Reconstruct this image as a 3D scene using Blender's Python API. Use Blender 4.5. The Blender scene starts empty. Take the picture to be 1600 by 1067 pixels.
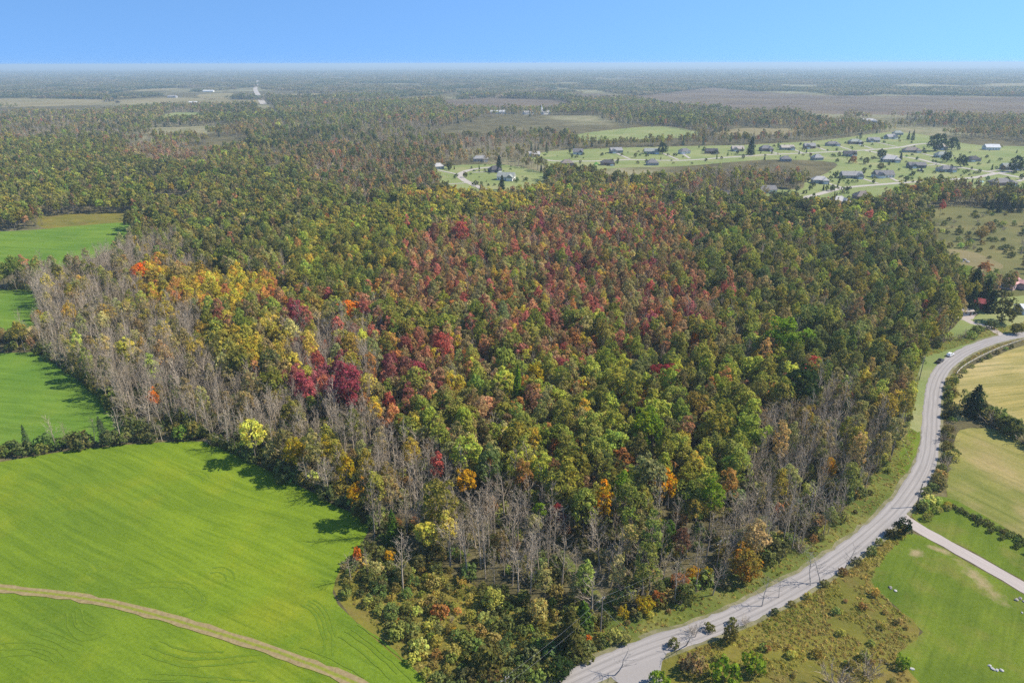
import bpy, bmesh, math, random
import numpy as np
from mathutils import Matrix, Vector

SC = bpy.context.scene
COL = SC.collection
rng = np.random.default_rng(7)
random.seed(7)
R = math.radians

# ------------------------------------------------------------------ camera
CAM_H = 128.0
PITCH, ROLL, FPX = R(22.15), R(0.14), 1066.67
cam_d = bpy.data.cameras.new('camera'); cam_d.sensor_width = 36.0; cam_d.lens = 24.0
cam_d.clip_start = 0.5; cam_d.clip_end = 120000
cam = bpy.data.objects.new('camera', cam_d); COL.objects.link(cam)
CM = Matrix.Translation((0, 0, CAM_H)) @ Matrix.Rotation(R(90) - PITCH, 4, 'X') @ Matrix.Rotation(ROLL * -1, 4, 'Z')
cam.matrix_world = CM
SC.camera = cam
RM = np.array(CM.to_3x3())

# ------------------------------------------------------------------ sky and sun
SUN_EL = R(46)
sun_vec = Vector((0.99, 0.10, 0)).normalized() * math.cos(SUN_EL) + Vector((0, 0, math.sin(SUN_EL)))
W = bpy.data.worlds.new('World'); SC.world = W; W.use_nodes = True
wn = W.node_tree.nodes; wl = W.node_tree.links
sky = wn.new('ShaderNodeTexSky'); sky.sky_type = 'NISHITA'; sky.sun_disc = False
sky.sun_elevation = SUN_EL
sky.sun_rotation = math.atan2(sun_vec.x, sun_vec.y)
sky.altitude = 300; sky.air_density = 1.0; sky.dust_density = 0.0; sky.ozone_density = 2.0
wn['Background'].inputs[1].default_value = 0.127
# a clear upper sky all round: look the colour up a little above the true direction, so no yellow band lies on the skyline
wtc = wn.new('ShaderNodeTexCoord'); lift = wn.new('ShaderNodeVectorMath'); lift.operation = 'ADD'; lift.inputs[1].default_value = (0, 0, 0.38)
wl.new(wtc.outputs['Generated'], lift.inputs[0]); wl.new(lift.outputs[0], sky.inputs['Vector'])
azure = wn.new('ShaderNodeMix'); azure.data_type = 'RGBA'; azure.blend_type = 'MULTIPLY'; azure.inputs[0].default_value = 1.0; azure.inputs[7].default_value = (0.74, 0.97, 1.10, 1)
wl.new(sky.outputs[0], azure.inputs[6]); wl.new(azure.outputs[2], wn['Background'].inputs[0])
sun_d = bpy.data.lights.new('sun', 'SUN'); sun_d.energy = 4.3; sun_d.angle = R(0.9); sun_d.color = (1.0, 0.93, 0.82)
sun = bpy.data.objects.new('sun', sun_d); COL.objects.link(sun)
sun.rotation_euler = sun_vec.to_track_quat('Z', 'Y').to_euler()
SC.view_settings.view_transform = 'Standard'; SC.view_settings.look = 'None'
SC.view_settings.exposure = 0.98; SC.view_settings.gamma = 1.0; SC.view_settings.use_curve_mapping = False
SC.render.engine = 'CYCLES'
SC.cycles.use_denoising = False
SC.cycles.max_bounces = 5; SC.cycles.diffuse_bounces = 2; SC.cycles.glossy_bounces = 2
SC.cycles.transmission_bounces = 3; SC.cycles.volume_bounces = 0; SC.cycles.transparent_max_bounces = 4
SC.cycles.caustics_reflective = False; SC.cycles.caustics_refractive = False

# ------------------------------------------------------------------ pixel <-> place
def G(u, v, z=0.0):
    """photograph pixel -> point on the level plane at height z"""
    d = RM @ np.array([(u - 800) / FPX, -(v - 533.5) / FPX, -1.0])
    t = (z - CAM_H) / d[2]
    return (d[0] * t, d[1] * t)

def P(x, y, z):
    """place -> photograph pixel (arrays)"""
    x = np.asarray(x, float); y = np.asarray(y, float); z = np.asarray(z, float) - CAM_H
    c = np.stack([x, y, z + 0 * x], -1) @ RM
    w = np.maximum(-c[..., 2], 1e-3)
    return 800 + FPX * c[..., 0] / w, 533.5 - FPX * c[..., 1] / w, w

def inpoly(u, v, poly):
    u = np.asarray(u, float); v = np.asarray(v, float); r = np.zeros(u.shape, bool)
    n = len(poly)
    for i in range(n):
        x0, y0 = poly[i]; x1, y1 = poly[(i + 1) % n]
        if y0 == y1: continue
        c = ((y0 > v) != (y1 > v)) & (u < (x1 - x0) * (v - y0) / (y1 - y0) + x0)
        r ^= c
    return r

def _h(i, j, s):
    n = (i * 374761393 + j * 668265263 + s * 974711) & 0x7fffffff
    n = ((n ^ (n >> 13)) * 1274126177) & 0x7fffffff
    return ((n ^ (n >> 16)) & 0xffff) / 65535.0

def vnoise(x, y, s=0):
    x = np.asarray(x, float); y = np.asarray(y, float)
    i = np.floor(x).astype(np.int64); j = np.floor(y).astype(np.int64)
    f = x - i; g = y - j; f = f * f * (3 - 2 * f); g = g * g * (3 - 2 * g)
    return (_h(i, j, s) * (1 - f) + _h(i + 1, j, s) * f) * (1 - g) + (_h(i, j + 1, s) * (1 - f) + _h(i + 1, j + 1, s) * f) * g

def spline(pts, step=3.0, closed=False):
    pts = [np.array(p, float) for p in pts]; out = []
    n = len(pts)
    for i in range(n if closed else n - 1):
        if closed: a, b, c, d = pts[i - 1], pts[i], pts[(i + 1) % n], pts[(i + 2) % n]
        else: a, b, c, d = pts[max(i - 1, 0)], pts[i], pts[i + 1], pts[min(i + 2, n - 1)]
        k = max(2, int(np.linalg.norm(c - b) / step))
        for q in range(k):
            t = q / k
            out.append(0.5 * ((2 * b) + (c - a) * t + (2 * a - 5 * b + 4 * c - d) * t * t + (3 * b - a - 3 * c + d) * t ** 3))
    if not closed: out.append(pts[-1])
    return np.array(out)

# ------------------------------------------------------------------ tags and mesh helpers
def tag(o, label=None, cat=None, group=None, kind=None):
    if label: o['label'] = label
    if cat: o['category'] = cat
    if group: o['group'] = group
    if kind: o['kind'] = kind
    return o

def np_mesh(name, V, F, mats, fmat=None, var=None, smooth=False):
    """V (n,3); F list of arrays of equal-length faces"""
    me = bpy.data.meshes.new(name)
    V = np.asarray(V, np.float32)
    loops = np.concatenate([np.asarray(f).ravel() for f in F]).astype(np.int32)
    tot = np.concatenate([np.full(len(f), np.asarray(f).shape[1]) for f in F]).astype(np.int32)
    st = np.concatenate([[0], np.cumsum(tot)[:-1]]).astype(np.int32)
    me.vertices.add(len(V)); me.vertices.foreach_set('co', V.ravel())
    me.loops.add(len(loops)); me.loops.foreach_set('vertex_index', loops)
    me.polygons.add(len(tot)); me.polygons.foreach_set('loop_start', st); me.polygons.foreach_set('loop_total', tot)
    for m in mats: me.materials.append(m)
    if fmat is not None: me.polygons.foreach_set('material_index', np.asarray(fmat, np.int32))
    if smooth: me.polygons.foreach_set('use_smooth', np.ones(len(tot), bool))
    if var is not None:
        a = me.attributes.new('var', 'FLOAT', 'FACE'); a.data.foreach_set('value', np.asarray(var, np.float32))
    me.update(calc_edges=True); me.validate()
    return me

def link(name, me, parent=None, loc=(0, 0, 0), rz=0.0, scale=None):
    o = bpy.data.objects.new(name, me); COL.objects.link(o)
    o.location = loc; o.rotation_euler = (0, 0, rz)
    if scale is not None: o.scale = scale
    if parent is not None: o.parent = parent
    return o

class MB:
    """collects boxes, prisms and tubes into one mesh"""
    def __init__(s): s.v = []; s.f = []
    def box(s, x0, y0, z0, x1, y1, z1):
        n = len(s.v)
        s.v += [(x0, y0, z0), (x1, y0, z0), (x1, y1, z0), (x0, y1, z0), (x0, y0, z1), (x1, y0, z1), (x1, y1, z1), (x0, y1, z1)]
        s.f += [tuple(n + i for i in q) for q in ((0, 3, 2, 1), (4, 5, 6, 7), (0, 1, 5, 4), (1, 2, 6, 5), (2, 3, 7, 6), (3, 0, 4, 7))]
        return s
    def poly(s, pts, faces):
        n = len(s.v); s.v += [tuple(p) for p in pts]; s.f += [tuple(n + i for i in q) for q in faces]; return s
    def tube(s, pts, rad, k=6, cap=True):
        pts = [Vector(p) for p in pts]; n = len(s.v)
        for i, p in enumerate(pts):
            d = (pts[min(i + 1, len(pts) - 1)] - pts[max(i - 1, 0)]).normalized()
            a = d.orthogonal().normalized(); b = d.cross(a)
            r = rad[i] if hasattr(rad, '__len__') else rad
            for j in range(k):
                t = 2 * math.pi * j / k
                s.v.append(tuple(p + a * (r * math.cos(t)) + b * (r * math.sin(t))))
        for i in range(len(pts) - 1):
            for j in range(k):
                s.f.append((n + i * k + j, n + i * k + (j + 1) % k, n + (i + 1) * k + (j + 1) % k, n + (i + 1) * k + j))
        if cap:
            s.f.append(tuple(n + j for j in reversed(range(k)))); e = n + (len(pts) - 1) * k
            s.f.append(tuple(e + j for j in range(k)))
        return s
    def mesh(s, name, mat, smooth=False, bevel=0):
        me = bpy.data.meshes.new(name); me.from_pydata(s.v, [], s.f); me.materials.append(mat)
        if bevel:
            bm = bmesh.new(); bm.from_mesh(me)
            bmesh.ops.bevel(bm, geom=bm.edges[:], offset=bevel, segments=2, affect='EDGES'); bm.to_mesh(me); bm.free()
        if smooth:
            for p in me.polygons: p.use_smooth = True
        me.update(); return me
    def obj(s, name, mat, parent=None, loc=(0, 0, 0), rz=0, smooth=False, bevel=0):
        return link(name, s.mesh(name, mat, smooth, bevel), parent, loc, rz)

# ------------------------------------------------------------------ materials
class NT:
    def __init__(s, name):
        s.m = bpy.data.materials.new(name); s.m.use_nodes = True
        s.t = s.m.node_tree; s.n = s.t.nodes; s.l = s.t.links; s.n.clear()
        s.out = s.n.new('ShaderNodeOutputMaterial')
        s.tc = s.n.new('ShaderNodeTexCoord')
    def noise(s, scale, detail=4, rough=0.55, vec=None, dist=0.0):
        n = s.n.new('ShaderNodeTexNoise'); n.inputs['Scale'].default_value = scale; n.inputs['Detail'].default_value = detail
        n.inputs['Roughness'].default_value = rough; n.inputs['Distortion'].default_value = dist
        s.l.new(vec or s.tc.outputs['Object'], n.inputs['Vector']); return n.outputs['Fac']
    def ramp(s, fac, a, b, ca=(0, 0, 0, 1), cb=(1, 1, 1, 1)):
        r = s.n.new('ShaderNodeValToRGB'); r.color_ramp.elements[0].position = a; r.color_ramp.elements[1].position = b
        r.color_ramp.elements[0].color = ca; r.color_ramp.elements[1].color = cb
        s.l.new(fac, r.inputs[0]); return r.outputs[0]
    def mix(s, fac, a, b, mode='MIX'):
        m = s.n.new('ShaderNodeMix'); m.data_type = 'RGBA'; m.blend_type = mode
        for sock, val in ((m.inputs[0], fac), (m.inputs[6], a), (m.inputs[7], b)):
            if isinstance(val, (int, float)): sock.default_value = val
            elif isinstance(val, tuple): sock.default_value = val if len(val) == 4 else (*val, 1)
            else: s.l.new(val, sock)
        return m.outputs[2]
    def math(s, op, a, b=0.0, c=None):
        m = s.n.new('ShaderNodeMath'); m.operation = op
        for i, val in enumerate((a, b) if c is None else (a, b, c)):
            if isinstance(val, (int, float)): m.inputs[i].default_value = val
            else: s.l.new(val, m.inputs[i])
        return m.outputs[0]
    def vecmap(s, vec, loc=(0, 0, 0), rot=(0, 0, 0), sc=(1, 1, 1)):
        if any(rot):   # turn first, stretch afterwards
            r = s.n.new('ShaderNodeMapping'); s.l.new(vec, r.inputs[0]); r.inputs[2].default_value = rot; vec = r.outputs[0]; rot = (0, 0, 0)
        m = s.n.new('ShaderNodeMapping'); s.l.new(vec, m.inputs[0])
        m.inputs[1].default_value = loc; m.inputs[2].default_value = rot; m.inputs[3].default_value = sc
        return m.outputs[0]
    def surf(s, col, rough=0.9, spec=0.2, bump=None, bstr=0.3, bdist=0.1):
        b = s.n.new('ShaderNodeBsdfPrincipled'); b.inputs['Roughness'].default_value = rough
        b.inputs['Specular IOR Level'].default_value = spec
        if isinstance(col, tuple): b.inputs['Base Color'].default_value = (*col[:3], 1)
        else: s.l.new(col, b.inputs['Base Color'])
        if bump is not None:
            q = s.n.new('ShaderNodeBump'); q.inputs['Strength'].default_value = bstr; q.inputs['Distance'].default_value = bdist
            s.l.new(bump, q.inputs['Height']); s.l.new(q.outputs[0], b.inputs['Normal'])
        s.l.new(b.outputs[0], s.out.inputs[0]); return s.m

def plain(name, col, rough=0.8, spec=0.25, amt=0.25, scale=1.5):
    t = NT(name); f = t.noise(scale, 5)
    c = t.mix(t.ramp(f, 0.3, 0.7), tuple(x * (1 - amt) for x in col), tuple(min(1, x * (1 + amt)) for x in col))
    return t.surf(c, rough, spec)

def leaf_mat(name, inst):
    t = NT(name)
    if inst:
        a = t.n.new('ShaderNodeAttribute'); a.attribute_type = 'INSTANCER'; a.attribute_name = 'tint'
    else:
        a = t.n.new('ShaderNodeObjectInfo')
    col, alpha = a.outputs['Color'], a.outputs['Alpha']
    v = t.n.new('ShaderNodeAttribute'); v.attribute_name = 'var'
    oi = t.n.new('ShaderNodeObjectInfo')
    sh = t.n.new('ShaderNodeVectorMath'); sh.operation = 'ADD'
    t.l.new(t.tc.outputs['Object'], sh.inputs[0])
    cx = t.n.new('ShaderNodeCombineXYZ'); t.l.new(t.math('MULTIPLY', oi.outputs['Random'], 97.0), cx.inputs[0]); t.l.new(cx.outputs[0], sh.inputs[1])
    n1 = t.noise(0.45, 2, vec=sh.outputs[0])
    # leaves that have turned further than the rest of the crown
    turned = t.mix(1.0, col, (1.5, 0.86, 0.6), 'MULTIPLY')
    fac = t.math('MULTIPLY', t.ramp(n1, 0.48, 0.6), alpha)
    c = t.mix(fac, col, turned)
    n2 = t.noise(0.6, 2, vec=t.vecmap(sh.outputs[0], loc=(13, 5, 3)))     # and others that lag behind, still greener
    c = t.mix(t.math('MULTIPLY', t.ramp(n2, 0.5, 0.62), 0.7), c, t.mix(1.0, c, (0.86, 1.05, 0.85), 'MULTIPLY'))
    val = t.math('MULTIPLY_ADD', v.outputs['Fac'], 0.8, 0.62)
    hs = t.n.new('ShaderNodeHueSaturation'); t.l.new(c, hs.inputs['Color']); t.l.new(val, hs.inputs['Value'])
    t.l.new(t.math('MULTIPLY_ADD', v.outputs['Fac'], -0.02, 0.51), hs.inputs['Hue'])
    d = t.n.new('ShaderNodeBsdfDiffuse'); tr = t.n.new('ShaderNodeBsdfTranslucent'); mx = t.n.new('ShaderNodeMixShader')
    t.l.new(hs.outputs[0], d.inputs[0]); t.l.new(hs.outputs[0], tr.inputs[0]); mx.inputs[0].default_value = 0.45
    t.l.new(d.outputs[0], mx.inputs[1]); t.l.new(tr.outputs[0], mx.inputs[2]); t.l.new(mx.outputs[0], t.out.inputs[0])
    return t.m

LEAF = leaf_mat('leaves', False); LEAF_I = leaf_mat('leaves_of_the_mass', True)

def bark_mat(name, c1, c2):
    t = NT(name); oi = t.n.new('ShaderNodeObjectInfo')
    c = t.mix(oi.outputs['Random'], c1, c2)
    f = t.noise(3.0, 3, vec=t.vecmap(t.tc.outputs['Object'], sc=(1, 1, 0.3)))
    return t.surf(t.mix(t.ramp(f, 0.35, 0.7), t.mix(1.0, c, (0.55, 0.55, 0.55), 'MULTIPLY'), c), 0.95, 0.1)
BARK = bark_mat('bark', (0.15, 0.13, 0.105), (0.26, 0.23, 0.19))
PALE = bark_mat('pale_bark', (0.37, 0.295, 0.205), (0.57, 0.47, 0.345))
DEAD = bark_mat('dead_wood', (0.34, 0.31, 0.28), (0.45, 0.42, 0.38))

# grounds
t = NT('wild_ground')
n_big = t.noise(0.0016, 5); n_mid = t.noise(0.03, 5); n_fine = t.noise(0.6, 5)
c = t.mix(t.ramp(n_mid, 0.35, 0.65), (0.085, 0.075, 0.035), (0.16, 0.135, 0.06))
c = t.mix(t.ramp(n_big, 0.50, 0.58), c, t.mix(t.ramp(n_mid, 0.4, 0.6), (0.19, 0.185, 0.085), (0.28, 0.245, 0.135)))
c = t.mix(t.ramp(n_fine, 0.35, 0.7), t.mix(1.0, c, (0.55, 0.55, 0.55), 'MULTIPLY'), c)
M_GROUND = t.surf(c, 1.0, 0.05, n_fine, 0.6, 0.5)

def grass(name, dark, lite, warm, stripe_rot=0.0, stripe_w=3.2, stripe=0.5, warm_amt=0.6, patch=0.02, worn=()):
    t = NT(name)
    big = t.noise(patch, 4); mid = t.noise(0.12, 5, 0.65); fine = t.noise(1.1, 8, 0.8)
    warp = t.n.new('ShaderNodeVectorMath'); warp.operation = 'ADD'
    wob = t.n.new('ShaderNodeTexNoise'); wob.inputs['Scale'].default_value = 0.012; wob.inputs['Detail'].default_value = 2
    t.l.new(t.tc.outputs['Object'], wob.inputs['Vector'])
    ws = t.n.new('ShaderNodeVectorMath'); ws.operation = 'SCALE'; ws.inputs['Scale'].default_value = 10
    t.l.new(wob.outputs['Color'], ws.inputs[0]); t.l.new(t.tc.outputs['Object'], warp.inputs[0]); t.l.new(ws.outputs[0], warp.inputs[1])
    st = t.noise(1.0 / stripe_w, 3, 0.6, vec=t.vecmap(warp.outputs[0], rot=(0, 0, stripe_rot), sc=(0.06, 1, 1)))
    c = t.mix(t.ramp(big, 0.36, 0.64), dark, lite)
    c = t.mix(t.math('MULTIPLY', t.ramp(t.noise(patch * 1.7, 4, 0.6), 0.5, 0.68), warm_amt), c, warm)
    c = t.mix(t.math('MULTIPLY', t.ramp(st, 0.40, 0.60), stripe), c, t.mix(1.0, c, (0.62, 0.70, 0.6), 'MULTIPLY'))
    st2 = t.noise(2.2 / stripe_w, 4, 0.7, vec=t.vecmap(warp.outputs[0], loc=(31, 7, 0), rot=(0, 0, stripe_rot), sc=(0.05, 1, 1)))
    c = t.mix(t.math('MULTIPLY', t.ramp(st2, 0.50, 0.62), stripe), c, t.mix(1.0, c, (0.66, 0.74, 0.7), 'MULTIPLY'))
    c = t.mix(t.math('MULTIPLY', t.ramp(mid, 0.4, 0.75), 0.35), c, t.mix(1.0, c, (0.7, 0.75, 0.7), 'MULTIPLY'))
    c = t.mix(t.math('MULTIPLY', t.ramp(fine, 0.35, 0.7), 1.0), t.mix(1.0, c, (0.74, 0.76, 0.72), 'MULTIPLY'), t.mix(1.0, c, (1.16, 1.13, 1.1), 'MULTIPLY'))
    for (cx, cy, lx, ly, ang) in worn:     # dried-out patches of the turf
        q = t.vecmap(t.vecmap(t.tc.outputs['Object'], loc=(-cx, -cy, 0)), rot=(0, 0, -ang), sc=(1 / lx, 1 / ly, 1))
        ln = t.n.new('ShaderNodeVectorMath'); ln.operation = 'LENGTH'; t.l.new(q, ln.inputs[0])
        f = t.math('ADD', ln.outputs['Value'], t.math('MULTIPLY_ADD', t.noise(0.35, 6, 0.65), 2.4, -1.2))
        c = t.mix(t.math('MULTIPLY', t.ramp(f, 0.15, 1.1, (1, 1, 1, 1), (0, 0, 0, 1)), 0.8), c, t.mix(t.ramp(fine, 0.35, 0.65), (0.23, 0.165, 0.085), (0.31, 0.245, 0.14)))
    return t.surf(c, 1.0, 0.05, fine, 0.5, 0.25)

M_FIELD = grass('field_grass', (0.110, 0.170, 0.016), (0.165, 0.228, 0.015), (0.215, 0.235, 0.016), R(29), 2.4, 0.5, 0.7, 0.016)
M_FIELD2 = grass('far_field_grass', (0.095, 0.175, 0.022), (0.14, 0.22, 0.026), (0.17, 0.225, 0.035), R(10), 3.0, 0.5, 0.5)
M_HAY = grass('hay_stubble', (0.28, 0.225, 0.065), (0.36, 0.285, 0.11), (0.42, 0.32, 0.16), R(-12), 3.2, 0.75, 0.6)
M_HAY2 = grass('green_hay', (0.15, 0.165, 0.036), (0.25, 0.22, 0.065), (0.33, 0.245, 0.115), R(60), 2.6, 0.5, 0.8)
M_LAWN = grass('lawn', (0.085, 0.125, 0.014), (0.13, 0.17, 0.018), (0.19, 0.165, 0.045), R(-50), 2.2, 0.35, 0.55, 0.045)
M_VERGE = grass('verge_grass', (0.085, 0.11, 0.022), (0.145, 0.155, 0.034), (0.20, 0.175, 0.055), R(30), 1.5, 0.3, 0.7, 0.06)
M_ROUGH = grass('rough_meadow', (0.125, 0.12, 0.025), (0.20, 0.17, 0.03), (0.165, 0.12, 0.04), R(20), 2.0, 0.3, 0.8, 0.05)
M_SUBURB = grass('suburb_lawn', (0.165, 0.20, 0.065), (0.23, 0.25, 0.095), (0.29, 0.265, 0.13), R(5), 6, 0.2, 0.7, 0.012)
M_MARSH = grass('marsh_reeds', (0.105, 0.078, 0.055), (0.16, 0.115, 0.078), (0.19, 0.145, 0.075), R(0), 14, 0.3, 0.6, 0.004)
M_TANFIELD = grass('tan_field', (0.19, 0.155, 0.075), (0.26, 0.21, 0.11), (0.19, 0.19, 0.075), R(0), 14, 0.3, 0.5, 0.004)
M_DIRT = grass('dirt_track', (0.17, 0.145, 0.055), (0.25, 0.19, 0.09), (0.15, 0.16, 0.03), R(0), 0.7, 0.3, 0.4, 0.2)

def gravel_road(name, base, tracks=True):
    t = NT(name); s = t.n.new('ShaderNodeSeparateXYZ'); t.l.new(t.tc.outputs['UV'], s.inputs[0])
    ac = s.outputs[0]; al = s.outputs[1]
    wv = t.n.new('ShaderNodeCombineXYZ'); t.l.new(ac, wv.inputs[0]); t.l.new(t.math('MULTIPLY', al, 0.03), wv.inputs[1])
    wob = t.noise(1.2, 2, vec=wv.outputs[0])
    streak = t.noise(2.0, 4, 0.6, vec=t.vecmap(wv.outputs[0], sc=(1.6, 1.2, 1)))
    fine = t.noise(2.5, 6, 0.75)
    c = t.mix(t.ramp(streak, 0.35, 0.65), tuple(x * 0.86 for x in base), tuple(x * 1.12 for x in base))
    if tracks:   # wheel paths swept clean of loose stone
        ph = t.math('ADD', t.math('MULTIPLY', ac, 2 * math.pi / 1.55), t.math('MULTIPLY', wob, 0.9))
        w = t.ramp(t.math('SINE', ph), 0.15, 0.95)
        c = t.mix(t.math('MULTIPLY', w, 0.55), c, tuple(x * 0.63 for x in base))
    c = t.mix(t.ramp(fine, 0.3, 0.7), t.mix(1.0, c, (0.85, 0.85, 0.85), 'MULTIPLY'), c)
    edge = t.math('ABSOLUTE', t.math('ADD', ac, t.math('MULTIPLY_ADD', wob, 1.0, -0.5)))
    c = t.mix(t.math('MULTIPLY', t.ramp(edge, 0.0, 1.0), 0.0), c, base)
    return t.surf(c, 0.95, 0.1, fine, 0.3, 0.05)
M_ROAD = gravel_road('gravel', (0.29, 0.265, 0.245))
M_DRIVE = gravel_road('pale_gravel', (0.36, 0.31, 0.275), False)
M_STREET = gravel_road('street_surface', (0.37, 0.33, 0.28), False)
M_SHOULDER = grass('road_shoulder', (0.15, 0.14, 0.07), (0.24, 0.21, 0.13), (0.13, 0.15, 0.04), R(0), 1.0, 0.2, 0.5, 0.2)

# ------------------------------------------------------------------ ground sheet
gx = np.concatenate([-np.geomspace(90000, 800, 16), np.linspace(-700, 700, 29), np.geomspace(800, 90000, 16)])
gy = np.concatenate([[-30000, -8000, -2000, -500], np.linspace(-100, 1600, 35), np.geomspace(1900, 56000, 20)])
XX, YY = np.meshgrid(gx, gy); V = np.stack([XX.ravel(), YY.ravel(), 0 * XX.ravel()], -1)
nx, ny = len(gx), len(gy); ii, jj = np.meshgrid(np.arange(nx - 1), np.arange(ny - 1)); b0 = (jj * nx + ii).ravel()
ground = link('ground', np_mesh('ground', V, [np.stack([b0, b0 + 1, b0 + nx + 1, b0 + nx], -1)], [M_GROUND])); tag(ground, kind='structure')

def sheet(name, px, mat, z, closed_spline=True, rough_edge=0.6, world=None, **kw):
    pts = world if world is not None else [G(u, v) for u, v in px]
    if closed_spline: pts = spline(pts, 4.0, True)
    else: pts = np.array(pts)
    if rough_edge:
        c = pts.mean(0); d = pts - c
        L = np.linalg.norm(d, axis=1, keepdims=True)
        pts = pts + d / L * ((vnoise(pts[:, 0] / 4, pts[:, 1] / 4, 3) - 0.5) * 2 * rough_edge)[:, None]
    bm = bmesh.new(); f = bm.faces.new([bm.verts.new((p[0], p[1], z)) for p in pts])
    if f.normal.z < 0: pass
    bm.normal_update()
    if f.normal.z < 0: f.normal_flip()
    bmesh.ops.triangulate(bm, faces=bm.faces[:])
    me = bpy.data.meshes.new(name); bm.to_mesh(me); bm.free(); me.materials.append(mat)
    o = link(name, me); tag(o, kind='structure'); return o

def ribbon(name, pts, w, mat, z, across=2, parent=None, structure=True, step=3.0, jit=0.0, offset=0.0, world=False, smoothit=True):
    q = np.array(pts if world else [G(u, v) for u, v in pts])
    if smoothit: q = spline(q, step)
    d = np.gradient(q, axis=0); d /= np.linalg.norm(d, axis=1, keepdims=True); nrm = np.stack([d[:, 1], -d[:, 0]], -1)
    L = np.concatenate([[0], np.cumsum(np.linalg.norm(np.diff(q, axis=0), axis=1))])
    ws = w if hasattr(w, '__len__') else (w, w)
    wid = np.interp(L / L[-1], np.linspace(0, 1, len(ws)), ws)
    V = []; UV = []
    for k in range(across + 1):
        s = (k / across - 0.5)
        e = jit * (vnoise(L / 2.2, L * 0 + k * 7.3, 5) - 0.5) * 2 if k in (0, across) else 0
        off = s * wid + offset + e
        V.append(np.concatenate([q + nrm * np.asarray(off)[:, None] if np.ndim(off) else q + nrm * off, np.full((len(q), 1), z)], 1)); UV.append(np.stack([s * wid, L], -1))
    n = len(q); V = np.concatenate(V); UV = np.concatenate(UV); F = []
    for k in range(across):
        a = np.arange(n - 1) + k * n; F.append(np.stack([a, a + n, a + n + 1, a + 1], -1))
    me = np_mesh(name, V, [np.concatenate(F)], [mat]); uv = me.uv_layers.new(name='UVMap')
    li = np.zeros(len(me.loops), np.int32); me.loops.foreach_get('vertex_index', li); uv.data.foreach_set('uv', UV[li].astype(np.float32).ravel())
    if me.polygons[0].normal.z < 0: me.flip_normals()
    o = link(name, me, parent)
    if structure and parent is None: tag(o, kind='structure')
    return o, q

# --- fields at the left
FIELD_A = [(-500, 790), (0, 721), (150, 699), (250, 692), (318, 690), (352, 704), (440, 744), (520, 786), (574, 814), (566, 846), (532, 885), (522, 925), (548, 965), (605, 1015), (668, 1072), (760, 1190), (300, 1300), (-700, 1300)]
FIELD_B = [(-400, 560), (0, 552), (52, 551), (92, 573), (135, 603), (178, 640), (196, 668), (170, 688), (60, 698), (0, 704), (-400, 740)]
FIELD_C = [(-400, 452), (0, 452), (54, 458), (62, 478), (52, 508), (0, 518), (-400, 522)]
FIELD_D = [(-400, 372), (0, 362), (120, 353), (206, 349), (200, 372), (150, 402), (90, 420), (0, 424), (-400, 436)]
sheet('large_hay_field', FIELD_A, M_FIELD, 0.03)
sheet('small_field', FIELD_B, M_FIELD2, 0.03); sheet('corner_field', FIELD_C, M_FIELD2, 0.03); sheet('back_field', FIELD_D, M_FIELD2, 0.04)
DRY_D = [(60, 338), (215, 332), (214, 349), (120, 354), (70, 357)]
DRY_E = [(222, 314), (262, 308), (305, 313), (296, 324), (240, 326)]
sheet('dry_strip', DRY_D, M_ROUGH, 0.02); sheet('dry_glade', DRY_E, M_ROUGH, 0.03)
TRACK = [(-60, 913), (0, 919), (150, 938), (300, 977), (420, 1014), (520, 1052), (600, 1088), (680, 1130)]
t = NT('track_ruts'); sx = t.n.new('ShaderNodeSeparateXYZ'); t.l.new(t.tc.outputs['UV'], sx.inputs[0])
nz_ = t.noise(0.9, 6, 0.7); dev = t.math('ABSOLUTE', t.math('SUBTRACT', t.math('ABSOLUTE', t.math('ADD', sx.outputs[0], t.math('MULTIPLY_ADD', t.noise(0.15, 2), 0.5, -0.25))), 0.85))
soil = t.mix(t.ramp(nz_, 0.35, 0.65), (0.175, 0.130, 0.06), (0.265, 0.205, 0.105)); turf = t.mix(t.ramp(nz_, 0.35, 0.65), (0.13, 0.16, 0.018), (0.20, 0.20, 0.035))
M_RUT = t.surf(t.mix(t.ramp(t.math('ADD', dev, t.math('MULTIPLY_ADD', nz_, 0.9, -0.45)), 0.32, 0.62), soil, turf), 1.0, 0.05, nz_, 0.4, 0.1)
ribbon('farm_track', TRACK, 2.7, M_RUT, 0.135, 4, jit=0.5)
t = NT('worn_grass'); M_MOWN = t.surf(t.mix(t.ramp(t.noise(1.2, 5), 0.35, 0.65), (0.082, 0.132, 0.012), (0.112, 0.165, 0.013)), 1.0, 0.05)
t = NT('pale_cut_grass'); M_PALECUT = t.surf(t.mix(t.ramp(t.noise(1.2, 5), 0.35, 0.65), (0.125, 0.18, 0.014), (0.185, 0.205, 0.02)), 1.0, 0.05)
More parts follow.
